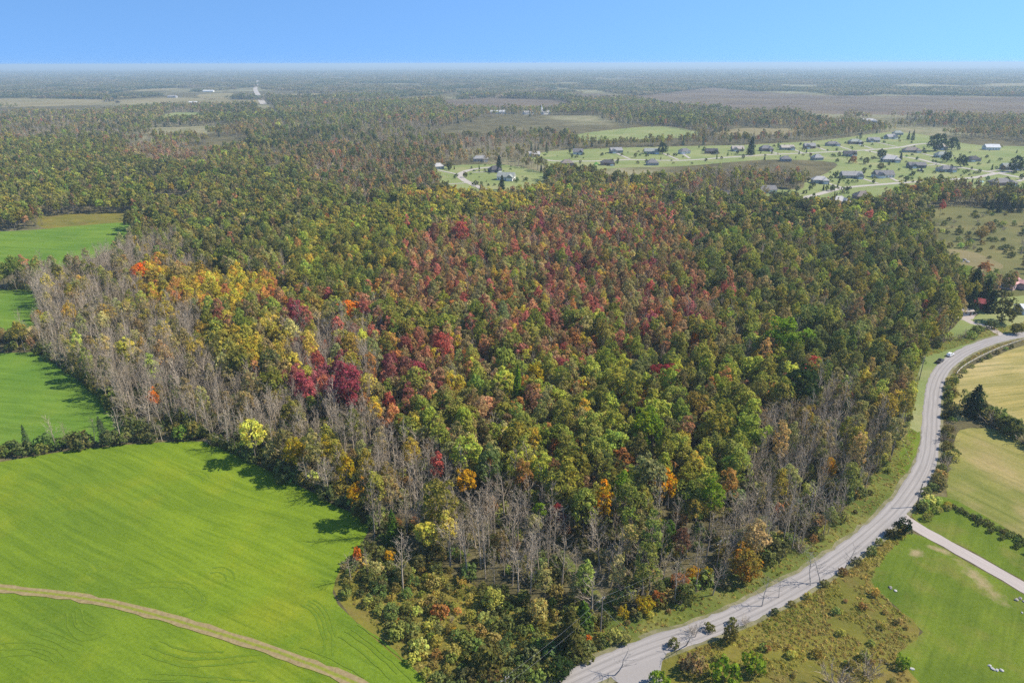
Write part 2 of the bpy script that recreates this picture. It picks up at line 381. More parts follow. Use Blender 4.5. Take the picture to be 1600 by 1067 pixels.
# wheel marks left by the mower
MARKS = [[(40, 815), (62, 828), (78, 842), (86, 852)], [(60, 806), (85, 822), (98, 838), (104, 850)], [(118, 868), (132, 870), (146, 880), (156, 893)], [(130, 862), (150, 878), (158, 890)],
         [(80, 770), (110, 768), (125, 778)], [(150, 815), (168, 813), (180, 820), (185, 827)], [(300, 735), (318, 738), (328, 748)],
         [(332, 887), (350, 886), (362, 893), (367, 904)], [(205, 912), (250, 908), (295, 912), (312, 925), (316, 942), (302, 954), (285, 958)], [(300, 915), (322, 932), (318, 948)],
         [(482, 938), (500, 950), (512, 975), (520, 1000), (520, 1025)], [(490, 936), (506, 948), (518, 970), (524, 995)],
         [(120, 953), (122, 975), (138, 990), (165, 982)], [(128, 952), (134, 972), (150, 980)], [(60, 980), (95, 992), (130, 1008)], [(0, 1005), (45, 1003), (80, 1010), (102, 1025)], [(10, 1015), (55, 1012), (88, 1020)],
         [(235, 1010), (265, 1022), (300, 1030), (350, 1027), (405, 1022)], [(250, 1000), (290, 1016), (350, 1018)], [(240, 1052), (290, 1054), (340, 1058), (400, 1064)], [(215, 1060), (280, 1062), (340, 1066)],
         [(560, 975), (600, 1005), (640, 1040), (664, 1066)], [(540, 985), (580, 1014), (622, 1052)], [(470, 1010), (520, 1030), (570, 1058)], [(400, 1000), (440, 1014), (500, 1036)]]
for i, m in enumerate(MARKS):
    for k_ in (0, 1): ribbon('wheel_mark', m, 0.55, M_MOWN, 0.045 + 0.0026 * i + 0.0013 * k_, 2, step=1.0, jit=0.2, offset=2.0 * k_)

# --- road
ROAD_PX = [(560, 1215), (700, 1150), (850, 1085), (927, 1050), (1003, 1017), (1117, 977), (1200, 939), (1277, 895), (1346, 846), (1399, 798), (1434, 750), (1449, 716), (1454, 677), (1456, 637), (1462, 598), (1477, 572), (1505, 551), (1540, 536), (1574, 527), (1610, 521), (1700, 505), (1900, 478), (2300, 450)]
road, ROAD = ribbon('gravel_road', ROAD_PX, 6.0, M_ROAD, 0.10, 8, jit=0.35, step=1.5)
ribbon('road_shoulder', ROAD_PX, 8.2, M_SHOULDER, 0.05, 2, jit=0.6)
ribbon('mown_verge', ROAD_PX, 12.0, M_VERGE, 0.04, 2, jit=1.2, offset=-5.5)
BRIGHT_V = [(1402, 735), (1412, 690), (1425, 668), (1437, 672), (1434, 700), (1418, 738)]
sheet('green_verge', BRIGHT_V, M_LAWN, 0.062)
BEND_V = [(1422, 668), (1432, 620), (1436, 580), (1442, 560), (1470, 551), (1510, 538), (1530, 535), (1500, 549), (1474, 566), (1457, 596), (1450, 640), (1447, 672)]
sheet('bend_verge', BEND_V, M_SUBURB, 0.065)
sheet('side_lane', [(948, 1050), (1000, 1022), (1046, 1008), (1034, 1034), (1034, 1060), (1050, 1110), (980, 1110), (975, 1072)], M_ROAD, 0.095, rough_edge=0.2)
ribbon('woodland_track', [(990, 1004), (972, 982), (950, 955), (925, 925), (898, 893), (885, 870)], (4.2, 2.6), M_VERGE, 0.055, 2, jit=0.4)
sheet('thicket_floor', [(524, 897), (556, 852), (620, 858), (720, 905), (820, 948), (930, 985), (975, 1006), (880, 1058), (720, 1150), (668, 1080), (582, 994), (528, 938)], M_ROUGH, 0.022)
# --- right of the road
ROUGH_R = [(1046, 1016), (1130, 985), (1230, 940), (1330, 884), (1400, 822), (1420, 828), (1362, 905), (1440, 985), (1402, 1022), (1440, 1110), (1100, 1130), (1050, 1090), (1034, 1050)]
sheet('rough_meadow', ROUGH_R, M_ROUGH, 0.035)
LAWN_S = [(1424, 832), (1500, 872), (1600, 928), (1760, 1020), (1800, 1200), (1450, 1130), (1400, 1022), (1440, 987), (1358, 908), (1384, 868)]
g0, g1, g2, g3 = G(1500, 876), G(1566, 942), G(1432, 864), G(1470, 860)
M_LAWN_S = grass('garden_lawn_turf', (0.085, 0.125, 0.014), (0.13, 0.17, 0.018), (0.19, 0.165, 0.045), R(-50), 2.2, 0.35, 0.55, 0.045,
                 worn=[((g0[0] + g1[0]) / 2, (g0[1] + g1[1]) / 2, math.hypot(g1[0] - g0[0], g1[1] - g0[1]) * 0.62, 2.6, math.atan2(g1[1] - g0[1], g1[0] - g0[0])), (g2[0], g2[1], 3.0, 1.8, 0.5), (g3[0], g3[1], 4.5, 1.6, -0.6)])
sheet('garden_lawn', LAWN_S, M_LAWN_S, 0.03)
LAWN_N = [(1426, 816), (1448, 782), (1490, 778), (1600, 838), (1760, 925), (1760, 1000), (1600, 906), (1500, 852)]
sheet('garden_strip', LAWN_N, M_LAWN, 0.032)
HAY_LOW = [(1478, 772), (1490, 710), (1500, 672), (1560, 672), (1640, 712), (1800, 770), (1800, 930), (1600, 840), (1496, 782)]
sheet('lower_hay_field', HAY_LOW, M_HAY2, 0.036)
HAY_UP = [(1490, 655), (1490, 610), (1504, 580), (1560, 555), (1620, 536), (1760, 520), (1950, 560), (1950, 720), (1640, 700), (1560, 662), (1520, 655)]
sheet('upper_hay_field', HAY_UP, M_HAY, 0.038)
ribbon('garden_driveway', [(1404, 802), (1427, 820), (1462, 840), (1500, 861), (1550, 889), (1600, 918), (1700, 975), (1800, 1035)], 4.4, M_DRIVE, 0.07, 4, jit=0.25)
YARD = [(1478, 528), (1500, 500), (1508, 474), (1600, 462), (1760, 455), (1800, 500), (1610, 518), (1560, 525), (1530, 532)]
sheet('farm_yard', YARD, M_SUBURB, 0.034)
sheet('yard_gravel', [(1494, 492), (1506, 484), (1526, 488), (1520, 498), (1500, 500)], M_DRIVE, 0.055)
ribbon('yard_drive', [(1572, 527), (1556, 518), (1545, 510), (1520, 505), (1505, 496)], 4.0, M_DRIVE, 0.06, 2)
PASTURE = [(1470, 400), (1480, 390), (1520, 394), (1566, 414), (1552, 424), (1520, 424), (1502, 434), (1490, 428)]
sheet('pale_pasture', PASTURE, M_TANFIELD, 0.05)
sheet('green_pasture', [(1488, 418), (1518, 416), (1514, 432), (1494, 438)], M_LAWN, 0.07)
SCRUB = [(1440, 332), (1500, 322), (1600, 330), (1800, 330), (1800, 455), (1560, 462), (1512, 452), (1490, 430), (1462, 402)]
sheet('scrub_meadow', SCRUB, grass('scrub_grass', (0.10, 0.10, 0.035), (0.16, 0.15, 0.055), (0.19, 0.15, 0.06), 0, 4, 0.2, 0.6, 0.02), 0.02)
# --- suburb lawns and streets
SUB1 = [(676, 264), (720, 258), (790, 258), (852, 272), (850, 292), (780, 300), (700, 298), (682, 280)]
SUB2 = [(828, 250), (850, 238), (940, 232), (1060, 229), (1180, 226), (1290, 219), (1390, 207), (1450, 212), (1520, 226), (1640, 230), (1900, 240), (1900, 320), (1640, 306), (1480, 290), (1400, 296), (1350, 322), (1270, 318), (1200, 308), (1186, 296), (1250, 296), (1260, 284), (1296, 268), (1300, 254), (1200, 250), (1064, 260), (980, 262), (890, 266)]
for nm, pl in (('suburb_lawn', SUB1), ('suburb_lawn', SUB2)): sheet(nm, pl, M_SUBURB, 0.06 if pl is SUB2 else 0.05, rough_edge=3)
MEAD = [[(890, 214), (930, 206), (1000, 199), (1040, 198), (1096, 208), (1060, 216), (980, 218), (920, 220)], [(1112, 206), (1180, 200), (1260, 203), (1240, 209), (1150, 212)]]
sheet('green_meadow', MEAD[0], M_SUBURB, 0.06, rough_edge=5); sheet('dry_meadow', MEAD[1], M_TANFIELD, 0.06, rough_edge=5)
MARSH = [[(985, 152), (1050, 144), (1110, 137), (1180, 143), (1300, 150), (1450, 150), (1620, 152), (2200, 150), (2200, 186), (1620, 182), (1420, 180), (1280, 178), (1150, 172), (1040, 164)],
         [(690, 158), (760, 153), (860, 156), (900, 163), (860, 170), (760, 170), (700, 167)], [(880, 150), (930, 147), (960, 150), (930, 154)]]
for m in MARSH: sheet('marsh', m, M_MARSH, 0.08, rough_edge=20)
FARF = [[(186, 157), (260, 153), (330, 155), (400, 157), (402, 162), (300, 165), (200, 164)], [(312, 148), (362, 146), (364, 154), (318, 155)], [(246, 181), (280, 176), (318, 177), (312, 184), (262, 186)], [(-200, 158), (60, 154), (170, 156), (150, 164), (-200, 170)],
        [(430, 148), (510, 146), (520, 150), (436, 152)], [(1360, 134), (1420, 132), (1500, 134), (1440, 137)], [(1515, 131), (1610, 130), (1700, 133), (1560, 135)], [(200, 141), (270, 138), (276, 141), (210, 143)]]
for i, m in enumerate(FARF): sheet('far_field', m, M_TANFIELD if i not in (2,) else M_SUBURB, 0.10, rough_edge=12)
ribbon('far_road', [(403, 126), (401, 133), (399, 140), (403, 148), (408, 157), (412, 163)], 22, M_STREET, 0.2, 2, step=40)
STREETS = [[(846, 249), (870, 252), (930, 252), (989, 250), (1064, 251), (1140, 246), (1202, 242), (1270, 239), (1348, 235), (1402, 231), (1431, 226), (1455, 224)],
           [(1350, 235), (1394, 243), (1435, 249), (1468, 257), (1507, 263), (1559, 271), (1605, 279), (1760, 300)],
           [(1225, 318), (1270, 306), (1319, 294), (1383, 288), (1464, 282), (1520, 278), (1557, 271)],
           [(776, 261), (752, 263), (730, 267), (718, 273), (724, 281), (742, 290), (760, 298)],
           [(1560, 271), (1620, 262), (1700, 258)], [(1318, 206), (1345, 199), (1368, 199)]]
for i, s in enumerate(STREETS): ribbon('street', s, 8.0, M_STREET, 0.13 + 0.006 * i, 2, step=8, jit=0.4)
DRIVES = [[(964, 240), (984, 249)], [(1036, 240), (1060, 250)], [(1066, 240), (1078, 248)], [(1200, 236), (1218, 241)], [(1240, 234), (1256, 240)], [(1276, 230), (1292, 236)], [(1312, 229), (1330, 235)], [(1342, 226), (1364, 233)], [(1372, 223), (1402, 230)],
          [(1284, 284), (1318, 294)], [(1336, 276), (1372, 287)], [(1384, 275), (1404, 284)], [(1436, 260), (1468, 257)], [(1490, 263), (1500, 263)], [(684, 266), (716, 273)], [(776, 268), (738, 270)], [(1545, 268), (1575, 264)], [(1590, 284), (1600, 280)], [(700, 288), (735, 286)], [(1440, 240), (1468, 246), (1490, 244)]]
for i, s in enumerate(DRIVES): ribbon('house_drive', s, 4.2, M_STREET, 0.18 + 0.003 * i, 2, step=6)
# ------------------------------------------------------------------ tree shapes
def unit(a): return a / np.maximum(np.linalg.norm(a, axis=-1, keepdims=True), 1e-9)

def leaf_faces(pts, nrm, size, g, asp=0.62, up=0.0):
    n = len(pts); nrm = unit(nrm)
    r = g.normal(size=(n, 3)); r[:, 2] += up
    tv = unit(np.cross(nrm, np.cross(r, nrm))); bv = np.cross(nrm, tv)
    s = (size * g.uniform(0.65, 1.35, n))[:, None]
    V = np.stack([pts + tv * s, pts + bv * s * asp, pts - tv * s, pts - bv * s * asp], 1).reshape(-1, 3)
    return V, np.arange(4 * n).reshape(n, 4)

def crown(kind, g, det):
    """leaf cloud for a crown; det 2 near, 1 middle, 0 far"""
    if kind == 'round':   Rr, Hc, zc, n, m, sz, lr = 3.5, 4.8, 8.6, (8, 20, 32)[det], (9, 24, 46)[det], (1.25, 0.58, 0.34)[det], 0.34
    elif kind == 'tall':  Rr, Hc, zc, n, m, sz, lr = 1.85, 5.4, 9.4, (7, 15, 24)[det], (7, 18, 34)[det], (0.95, 0.46, 0.28)[det], 0.44
    elif kind == 'oval':  Rr, Hc, zc, n, m, sz, lr = 2.35, 4.5, 9.0, (7, 16, 25)[det], (8, 20, 38)[det], (1.05, 0.50, 0.30)[det], 0.40
    elif kind == 'shrub': Rr, Hc, zc, n, m, sz, lr = 1.5, 1.25, 1.15, (4, 8, 13)[det], (5, 10, 24)[det], (0.8, 0.46, 0.26)[det], 0.42
    elif kind == 'open':  Rr, Hc, zc, n, m, sz, lr = 3.3, 4.1, 4.6, (7, 15, 27)[det], (8, 17, 42)[det], (1.5, 0.8, 0.38)[det], 0.38
    if kind in ('round', 'tall', 'oval', 'shrub', 'open'):
        k = np.arange(n); z = 1 - (k + 0.5) / n * (1.85 if kind in ('tall', 'open') else 1.55); ph = k * 2.39996 + g.uniform(0, 6.28)
        rr = np.sqrt(np.maximum(0, 1 - z * z)); d = np.stack([rr * np.cos(ph), rr * np.sin(ph), z], -1) + g.normal(0, 0.14, (n, 3))
        if kind == 'tall': d[:, :2] *= 1.0
        c = d * np.array([Rr, Rr, Hc]) * g.uniform(0.55, 0.86, (n, 1)) + np.array([0, 0, zc])
        if kind in ('tall', 'oval'): c[:, :2] *= (1.12 - 0.45 * np.clip((c[:, 2] - zc) / Hc, -0.6, 1))[:, None]
        c[:, :2] += g.normal(0, 0.12 * Rr, (1, 2))
        L = lr * Rr * g.uniform(0.75, 1.3, n)
        dd = unit(g.normal(size=(n, m, 3)) + unit(d)[:, None, :] * 0.75 + np.array([0, 0, 0.35]))
        rad = L[:, None, None] * g.uniform(0.55, 1.08, (n, m, 1))
        pts = (c[:, None, :] + dd * rad * np.array([1, 1, 1.15 if kind != 'round' else 0.95])).reshape(-1, 3)
        nr = (dd + g.normal(0, 0.45, dd.shape)).reshape(-1, 3)
        pts[:, 2] = np.maximum(pts[:, 2], 0.15)
        V, F = leaf_faces(pts, nr, sz, g, up=0.5)
        lob = np.repeat(g.uniform(0, 0.45, n), m)
        return V, F, np.clip(lob + g.uniform(0, 0.6, len(F)), 0, 1)
    if kind in ('cedar', 'spruce'):
        Rr, H = (1.9, 9.5) if kind == 'cedar' else (2.4, 13.0)
        n = (80, 300, 1100)[det]; sz = (1.15, 0.62, 0.34)[det]
        tt = g.beta(0.95, 1.5, n); lay = np.round(tt * 16) / 16 if kind == 'spruce' else tt
        tt = tt * 0.7 + lay * 0.3 if kind == 'spruce' else tt
        prof = (1 - tt) ** (0.8 if kind == 'spruce' else 0.6) * (1 if kind == 'spruce' else 1) + 0.03
        ph = g.uniform(0, 6.28, n); lob = 1 + 0.22 * np.sin(ph * 5 + tt * 25 + g.uniform(0, 6))
        rr = Rr * prof * lob * g.uniform(0.55, 1.05, n)
        pts = np.stack([rr * np.cos(ph), rr * np.sin(ph), 0.4 + tt * H], -1)
        nr = np.stack([np.cos(ph), np.sin(ph), 0.5 + 0 * ph], -1) + g.normal(0, 0.4, (n, 3))
        V, F = leaf_faces(pts, nr, sz, g, 0.5, up=-0.3 if kind == 'spruce' else 0.8)
        return V, F, g.uniform(0, 1, n)

def tube_np(p0, p1, r0, r1, k=3):
    d = unit(p1 - p0); a = unit(np.cross(d, np.array([0.31, 0.87, 0.13]))); b = np.cross(d, a)
    an = np.arange(k) * 2 * np.pi / k; ring = np.cos(an)[:, None] * a + np.sin(an)[:, None] * b
    V = np.concatenate([p0 + ring * r0, p1 + ring * r1]); i = np.arange(k)
    return V, np.stack([i, (i + 1) % k, (i + 1) % k + k, i + k], -1)

def skeleton(kind, g, det):
    """trunk with limbs -> (V, quads); for bare trees also twig triangles"""
    H = {'open': 6.5, 'round': 10.5, 'tall': 12.5, 'oval': 10.5, 'shrub': 1.8, 'cedar': 8.0, 'spruce': 12.0, 'bare': 13.5, 'barewide': 11.0, 'bareshrub': 2.6, 'deadtree': 9.0}[kind]
    r0 = {'shrub': 0.05, 'bareshrub': 0.05, 'round': 0.26, 'open': 0.24, 'bare': 0.19, 'barewide': 0.24, 'deadtree': 0.16}.get(kind, 0.17)
    VS, FS, n = [], [], 0
    def add(V, F):
        nonlocal n
        VS.append(V); FS.append(F + n); n += len(V)
    k = (3, 4, 6)[det]
    seg = (1, 2, 5)[det]; p = np.zeros(3); path = [p]
    lean = g.normal(0, 0.10 if kind == 'deadtree' else 0.035, 2)
    for i in range(seg):
        p = p + np.array([lean[0] * H / seg + g.normal(0, (0.28 if kind == 'deadtree' else 0.05) * (H / 10)), lean[1] * H / seg + g.normal(0, 0.05 * (H / 10)), H / seg]); path.append(p)
    path = np.array(path)
    if kind not in ('shrub', 'bareshrub'):
        for i in range(seg):
            add(*tube_np(path[i], path[i + 1], r0 * (1 - 0.85 * i / seg), r0 * (1 - 0.85 * (i + 1) / seg), k))
    def at(tq):
        x = tq * seg; i = min(int(x), seg - 1); return path[i] + (path[i + 1] - path[i]) * (x - i)
    TW, tw = [], 0
    def twig(p0, p1, w):
        d = p1 - p0; a = unit(np.cross(d, g.normal(size=3))) * w * 0.5
        TW.append(np.stack([p0 + a, p0 - a, p1]))
    if kind in ('round', 'oval', 'tall') and det:
        for i in range((0, 4, 9)[det]):
            tq = g.uniform(0.4, 0.9); az = g.uniform(0, 6.28); L = (1 - tq * 0.5) * {'round': 3.6, 'oval': 2.4, 'tall': 1.9}[kind]
            q = at(tq); e = q + np.array([math.cos(az) * L * 0.8, math.sin(az) * L * 0.8, L * 0.75])
            add(*tube_np(q, e, r0 * 0.4, 0.03, 3))
    if kind in ('bare', 'barewide', 'bareshrub', 'deadtree'):
        nl = {'bare': (9, 14, 20), 'barewide': (9, 14, 19), 'bareshrub': (7, 12, 18), 'deadtree': (5, 9, 13)}[kind][det]
        wmul = (3.2, 1.9, 1.0)[det]
        for i in range(nl):
            if kind == 'bareshrub': tq = 0.02; q = g.normal(0, 0.15, 3) * np.array([1, 1, 0]); el = g.uniform(0.5, 1.3); L = g.uniform(1.4, 2.8)
            else:
                tq = 0.3 + 0.68 * ((i + g.uniform(0, 1)) / nl); q = at(tq)
                el = {'bare': 0.95, 'barewide': 0.65, 'deadtree': 0.5}[kind] + g.normal(0, 0.15)
                L = {'bare': 3.6, 'barewide': 4.8, 'deadtree': 3.4}[kind] * (1.15 - 0.75 * tq) * g.uniform(0.7, 1.3)
            az = i * 2.4 + g.normal(0, 0.5)
            d = np.array([math.cos(az) * math.cos(el), math.sin(az) * math.cos(el), math.sin(el)])
            mid = q + d * L * 0.5; e = mid + unit(d + np.array([0, 0, 0.45]) + g.normal(0, 0.12, 3)) * L * 0.55
            rb = (0.055 if kind == 'deadtree' else 0.045) * (0.6 if kind == 'bareshrub' else 1) * (wmul ** 0.5)
            if det: add(*tube_np(q, mid, rb, rb * 0.7, 3)); add(*tube_np(mid, e, rb * 0.7, 0.012, 3))
            else: twig(q, e, 0.3)
            ns = {'deadtree': (2, 4, 5)}.get(kind, (3, 5, 7))[det]
            for j in range(ns):
                f = g.uniform(0.2, 1.0); b = (q + (mid - q) * f * 2) if f < 0.5 else mid + (e - mid) * (f - 0.5) * 2
                d2 = unit(d + g.normal(0, 0.55, 3) + np.array([0, 0, 0.35])); L2 = L * g.uniform(0.22, 0.45)
                e2 = b + d2 * L2; twig(b, e2, (0.065 if kind == 'deadtree' else 0.055) * wmul)
                if kind == 'deadtree' and det == 2: continue
                for w in range((0, 2, 4)[det]):
                    b3 = b + (e2 - b) * g.uniform(0.25, 1); d3 = unit(d2 + g.normal(0, 0.5, 3) + np.array([0, 0, 0.25]))
                    twig(b3, b3 + d3 * L2 * g.uniform(0.35, 0.7), 0.034 * wmul)
    return VS, FS, TW

def build_tree(kind, seed, det, inst):
    """-> dict of meshes: trunk, crown (separate) or joined (inst)"""
    g = np.random.default_rng(seed)
    VS, FS, TW = skeleton(kind, g, det)
    bare = kind.startswith('bare') or kind == 'deadtree'
    bark = DEAD if kind == 'deadtree' else PALE if bare else BARK
    tv = np.concatenate(VS) if VS else np.zeros((0, 3)); tf = np.concatenate(FS) if FS else np.zeros((0, 4), int)
    if bare:
        cv = np.concatenate(TW); cf = np.arange(len(cv)).reshape(-1, 3); cvar = g.uniform(0, 1, len(cf)); cm = bark
    else:
        cv, cf, cvar = crown(kind, g, det); cm = LEAF_I if inst else LEAF
    if not inst:
        r = {}
        if len(tv): r['trunk'] = np_mesh('trunk', tv, [tf], [bark])
        r['crown'] = np_mesh('crown', cv, [cf], [cm], var=cvar)
        return r
    if len(tv):
        V = np.concatenate([tv, cv]); F = [tf, cf + len(tv)]
        return np_mesh(kind, V, F, [bark, cm], [0] * len(tf) + [1] * len(cf), np.concatenate([np.zeros(len(tf)), cvar]))
    return np_mesh(kind, cv, [cf], [cm], var=cvar)

NVAR = {'open': 5, 'round': 6, 'tall': 6, 'oval': 6, 'shrub': 5, 'cedar': 3, 'spruce': 3, 'bare': 7, 'barewide': 4, 'bareshrub': 3, 'deadtree': 4}
NEAR = {k: [build_tree(k, 100 + 17 * i + len(k), 2, False) for i in range(n)] for k, n in NVAR.items()}

# prototypes of the uncounted masses (held in a collection outside the scene)
PROTO = bpy.data.collections.new('tree_shapes'); proto_names = {}
_k = 0
for k, n in NVAR.items():
    for det in (0, 1, 2):
        lst = []
        for i in range(min(n, 4)):
            o = bpy.data.objects.new('shape_%03d' % _k, build_tree(k, 500 + 31 * i + det, det, True)); PROTO.objects.link(o); lst.append(_k); _k += 1
        proto_names[(k, det)] = lst

def grove_mesh(seed):
    """a 45 m patch of far canopy"""
    g = np.random.default_rng(seed); Vs, Fs, vr, n = [], [], [], 0
    for i in range(26):
        x, y = g.uniform(-24, 24, 2); h = g.uniform(7, 14); r = g.uniform(3, 5); m = 9
        d = unit(g.normal(size=(m, 3)) + np.array([0, 0, 0.6])); p = d * np.array([r, r, h * 0.42]) + np.array([x, y, h * 0.55])
        V, F = leaf_faces(p, d + g.normal(0, 0.2, d.shape), 2.3, g, 0.8); Vs.append(V); Fs.append(F + n); n += len(V); vr.append(np.full(m, g.uniform(0, 1)))
    return np_mesh('grove', np.concatenate(Vs), [np.concatenate(Fs)], [LEAF_I], var=np.concatenate(vr))
lst = []
for i in range(5):
    o = bpy.data.objects.new('shape_%03d' % _k, grove_mesh(900 + i)); PROTO.objects.link(o); lst.append(_k); _k += 1
proto_names[('grove', 0)] = lst
# a tuft of tall weeds
lst = []
for i in range(4):
    g = np.random.default_rng(60 + i); m = 34
    a = g.uniform(0, 6.28, m); rr = g.uniform(0, 0.75, m); p = np.stack([rr * np.cos(a), rr * np.sin(a), g.uniform(0.05, 0.5, m) * (1.1 - rr)], -1)
    V, F = leaf_faces(p, np.stack([np.cos(a), np.sin(a), 0.6 + 0 * a], -1) + g.normal(0, 0.4, (m, 3)), 0.2, g, 0.4, up=1.5)
    o = bpy.data.objects.new('shape_%03d' % _k, np_mesh('tuft', V, [F], [LEAF_I], var=g.uniform(0, 1, m))); PROTO.objects.link(o); lst.append(_k); _k += 1
proto_names[('tuft', 2)] = lst

def scatter(name, x, y, idx, scl, tint, label, cat, sq=None):
    """one uncountable mass as instances on points"""
    n = len(x); me = bpy.data.meshes.new(name); me.vertices.add(n)
    me.vertices.foreach_set('co', np.stack([x, y, np.zeros(n)], -1).astype(np.float32).ravel())
    a = me.attributes.new('pick', 'INT', 'POINT'); a.data.foreach_set('value', np.asarray(idx, np.int32))
    a = me.attributes.new('size', 'FLOAT_VECTOR', 'POINT'); a.data.foreach_set('vector', np.asarray(scl, np.float32).ravel())
    a = me.attributes.new('turn', 'FLOAT_VECTOR', 'POINT')
    rot = np.zeros((n, 3)); rot[:, 2] = rng.uniform(0, 6.28, n); rot[:, :2] = rng.normal(0, 0.04, (n, 2)); a.data.foreach_set('vector', rot.astype(np.float32).ravel())
    a = me.attributes.new('tint', 'FLOAT_COLOR', 'POINT'); a.data.foreach_set('color', np.asarray(tint, np.float32).ravel())
    o = link(name, me); tag(o, label, cat, kind='stuff')
    ng = bpy.data.node_groups.new(name, 'GeometryNodeTree')
    ng.interface.new_socket('Geometry', in_out='INPUT', socket_type='NodeSocketGeometry'); ng.interface.new_socket('Geometry', in_out='OUTPUT', socket_type='NodeSocketGeometry')
    N = ng.nodes; gi = N.new('NodeGroupInput'); go = N.new('NodeGroupOutput'); ip = N.new('GeometryNodeInstanceOnPoints'); ci = N.new('GeometryNodeCollectionInfo')
    ci.inputs['Collection'].default_value = PROTO; ci.inputs['Separate Children'].default_value = True; ci.inputs['Reset Children'].default_value = True
    def attr(nm, ty):
        q = N.new('GeometryNodeInputNamedAttribute'); q.data_type = ty; q.inputs['Name'].default_value = nm; return q.outputs['Attribute']
    Lk = ng.links
    Lk.new(gi.outputs[0], ip.inputs['Points']); Lk.new(ci.outputs[0], ip.inputs['Instance']); ip.inputs['Pick Instance'].default_value = True
    Lk.new(attr('pick', 'INT'), ip.inputs['Instance Index'])
    e2r = N.new('FunctionNodeEulerToRotation'); Lk.new(attr('turn', 'FLOAT_VECTOR'), e2r.inputs[0]); Lk.new(e2r.outputs[0], ip.inputs['Rotation'])
    Lk.new(attr('size', 'FLOAT_VECTOR'), ip.inputs['Scale']); Lk.new(ip.outputs[0], go.inputs[0])
    md = o.modifiers.new('spread', 'NODES'); md.node_group = ng
    return o

# ------------------------------------------------------------------ what grows where
# kind -> (shapes, colour, spread, share of turned leaves, size range, words, class)
KIND = {
 'G':  (('round', 'oval', 'oval'), (0.258, 0.259, 0.049), 0.22, 0.12, (0.68, 1.2), 'leafy green', 'green'),
 'BG': (('round', 'oval'), (0.310, 0.324, 0.049), 0.18, 0.15, (0.75, 1.2), 'bright green', 'green'),
 'DG': (('round', 'oval', 'oval'), (0.158, 0.168, 0.049), 0.22, 0.05, (0.7, 1.2), 'dark green', 'green'),
 'TG': (('tall',), (0.263, 0.264, 0.059), 0.25, 0.2, (0.85, 1.15), 'slender green', 'green'),
 'OL': (('oval', 'tall', 'tall'), (0.306, 0.254, 0.094), 0.22, 0.12, (0.62, 1.12), 'olive green', 'green'),
 'YG': (('oval', 'round'), (0.448, 0.361, 0.059), 0.2, 0.15, (0.75, 1.0), 'yellow green', 'green'),
 'Y':  (('oval', 'tall'), (0.54, 0.45, 0.055), 0.15, 0.4, (0.75, 1.0), 'golden yellow', 'autumn'),
 'O':  (('oval', 'tall'), (0.50, 0.25, 0.075), 0.2, 0.3, (0.7, 1.0), 'orange', 'autumn'),
 'RB': (('oval', 'tall', 'tall'), (0.374, 0.220, 0.105), 0.25, 0.25, (0.58, 1.08), 'russet brown', 'autumn'),
 'R':  (('oval', 'tall'), (0.40, 0.145, 0.095), 0.25, 0.1, (0.58, 1.08), 'red', 'autumn'),
 'P':  (('oval', 'round'), (0.32, 0.095, 0.095), 0.25, 0.0, (0.7, 0.95), 'crimson', 'autumn'),
 'B':  (('bare', 'bare', 'barewide'), (0.3, 0.26, 0.22), 0.1, 0, (0.62, 1.15), 'bare grey', 'bare'),
 'C':  (('spruce', 'cedar'), (0.089, 0.118, 0.054), 0.2, 0, (0.7, 1.05), 'dark evergreen', 'conifer'),
 'S':  (('shrub',), (0.228, 0.229, 0.059), 0.3, 0.1, (0.8, 1.5), 'olive', 'shrub'),
 'SD': (('shrub',), (0.140, 0.158, 0.045), 0.25, 0.05, (0.9, 1.7), 'dark green', 'shrub'),
 'SY': (('shrub',), (0.348, 0.306, 0.064), 0.25, 0.12, (0.6, 1.2), 'yellowing', 'shrub'),
 'SO': (('shrub',), (0.32, 0.215, 0.075), 0.25, 0.25, (0.6, 1.2), 'orange brown', 'shrub'),
 'SB': (('bareshrub',), (0.3, 0.26, 0.22), 0.1, 0, (0.8, 1.3), 'leafless grey', 'shrub'),
}
KS = 1.18    # the wood is this much taller than the canonical shapes
KIND = {k: (a[0], a[1], a[2], a[3], (a[4][0] * KS, a[4][1] * KS), a[5], a[6]) for k, a in KIND.items()}
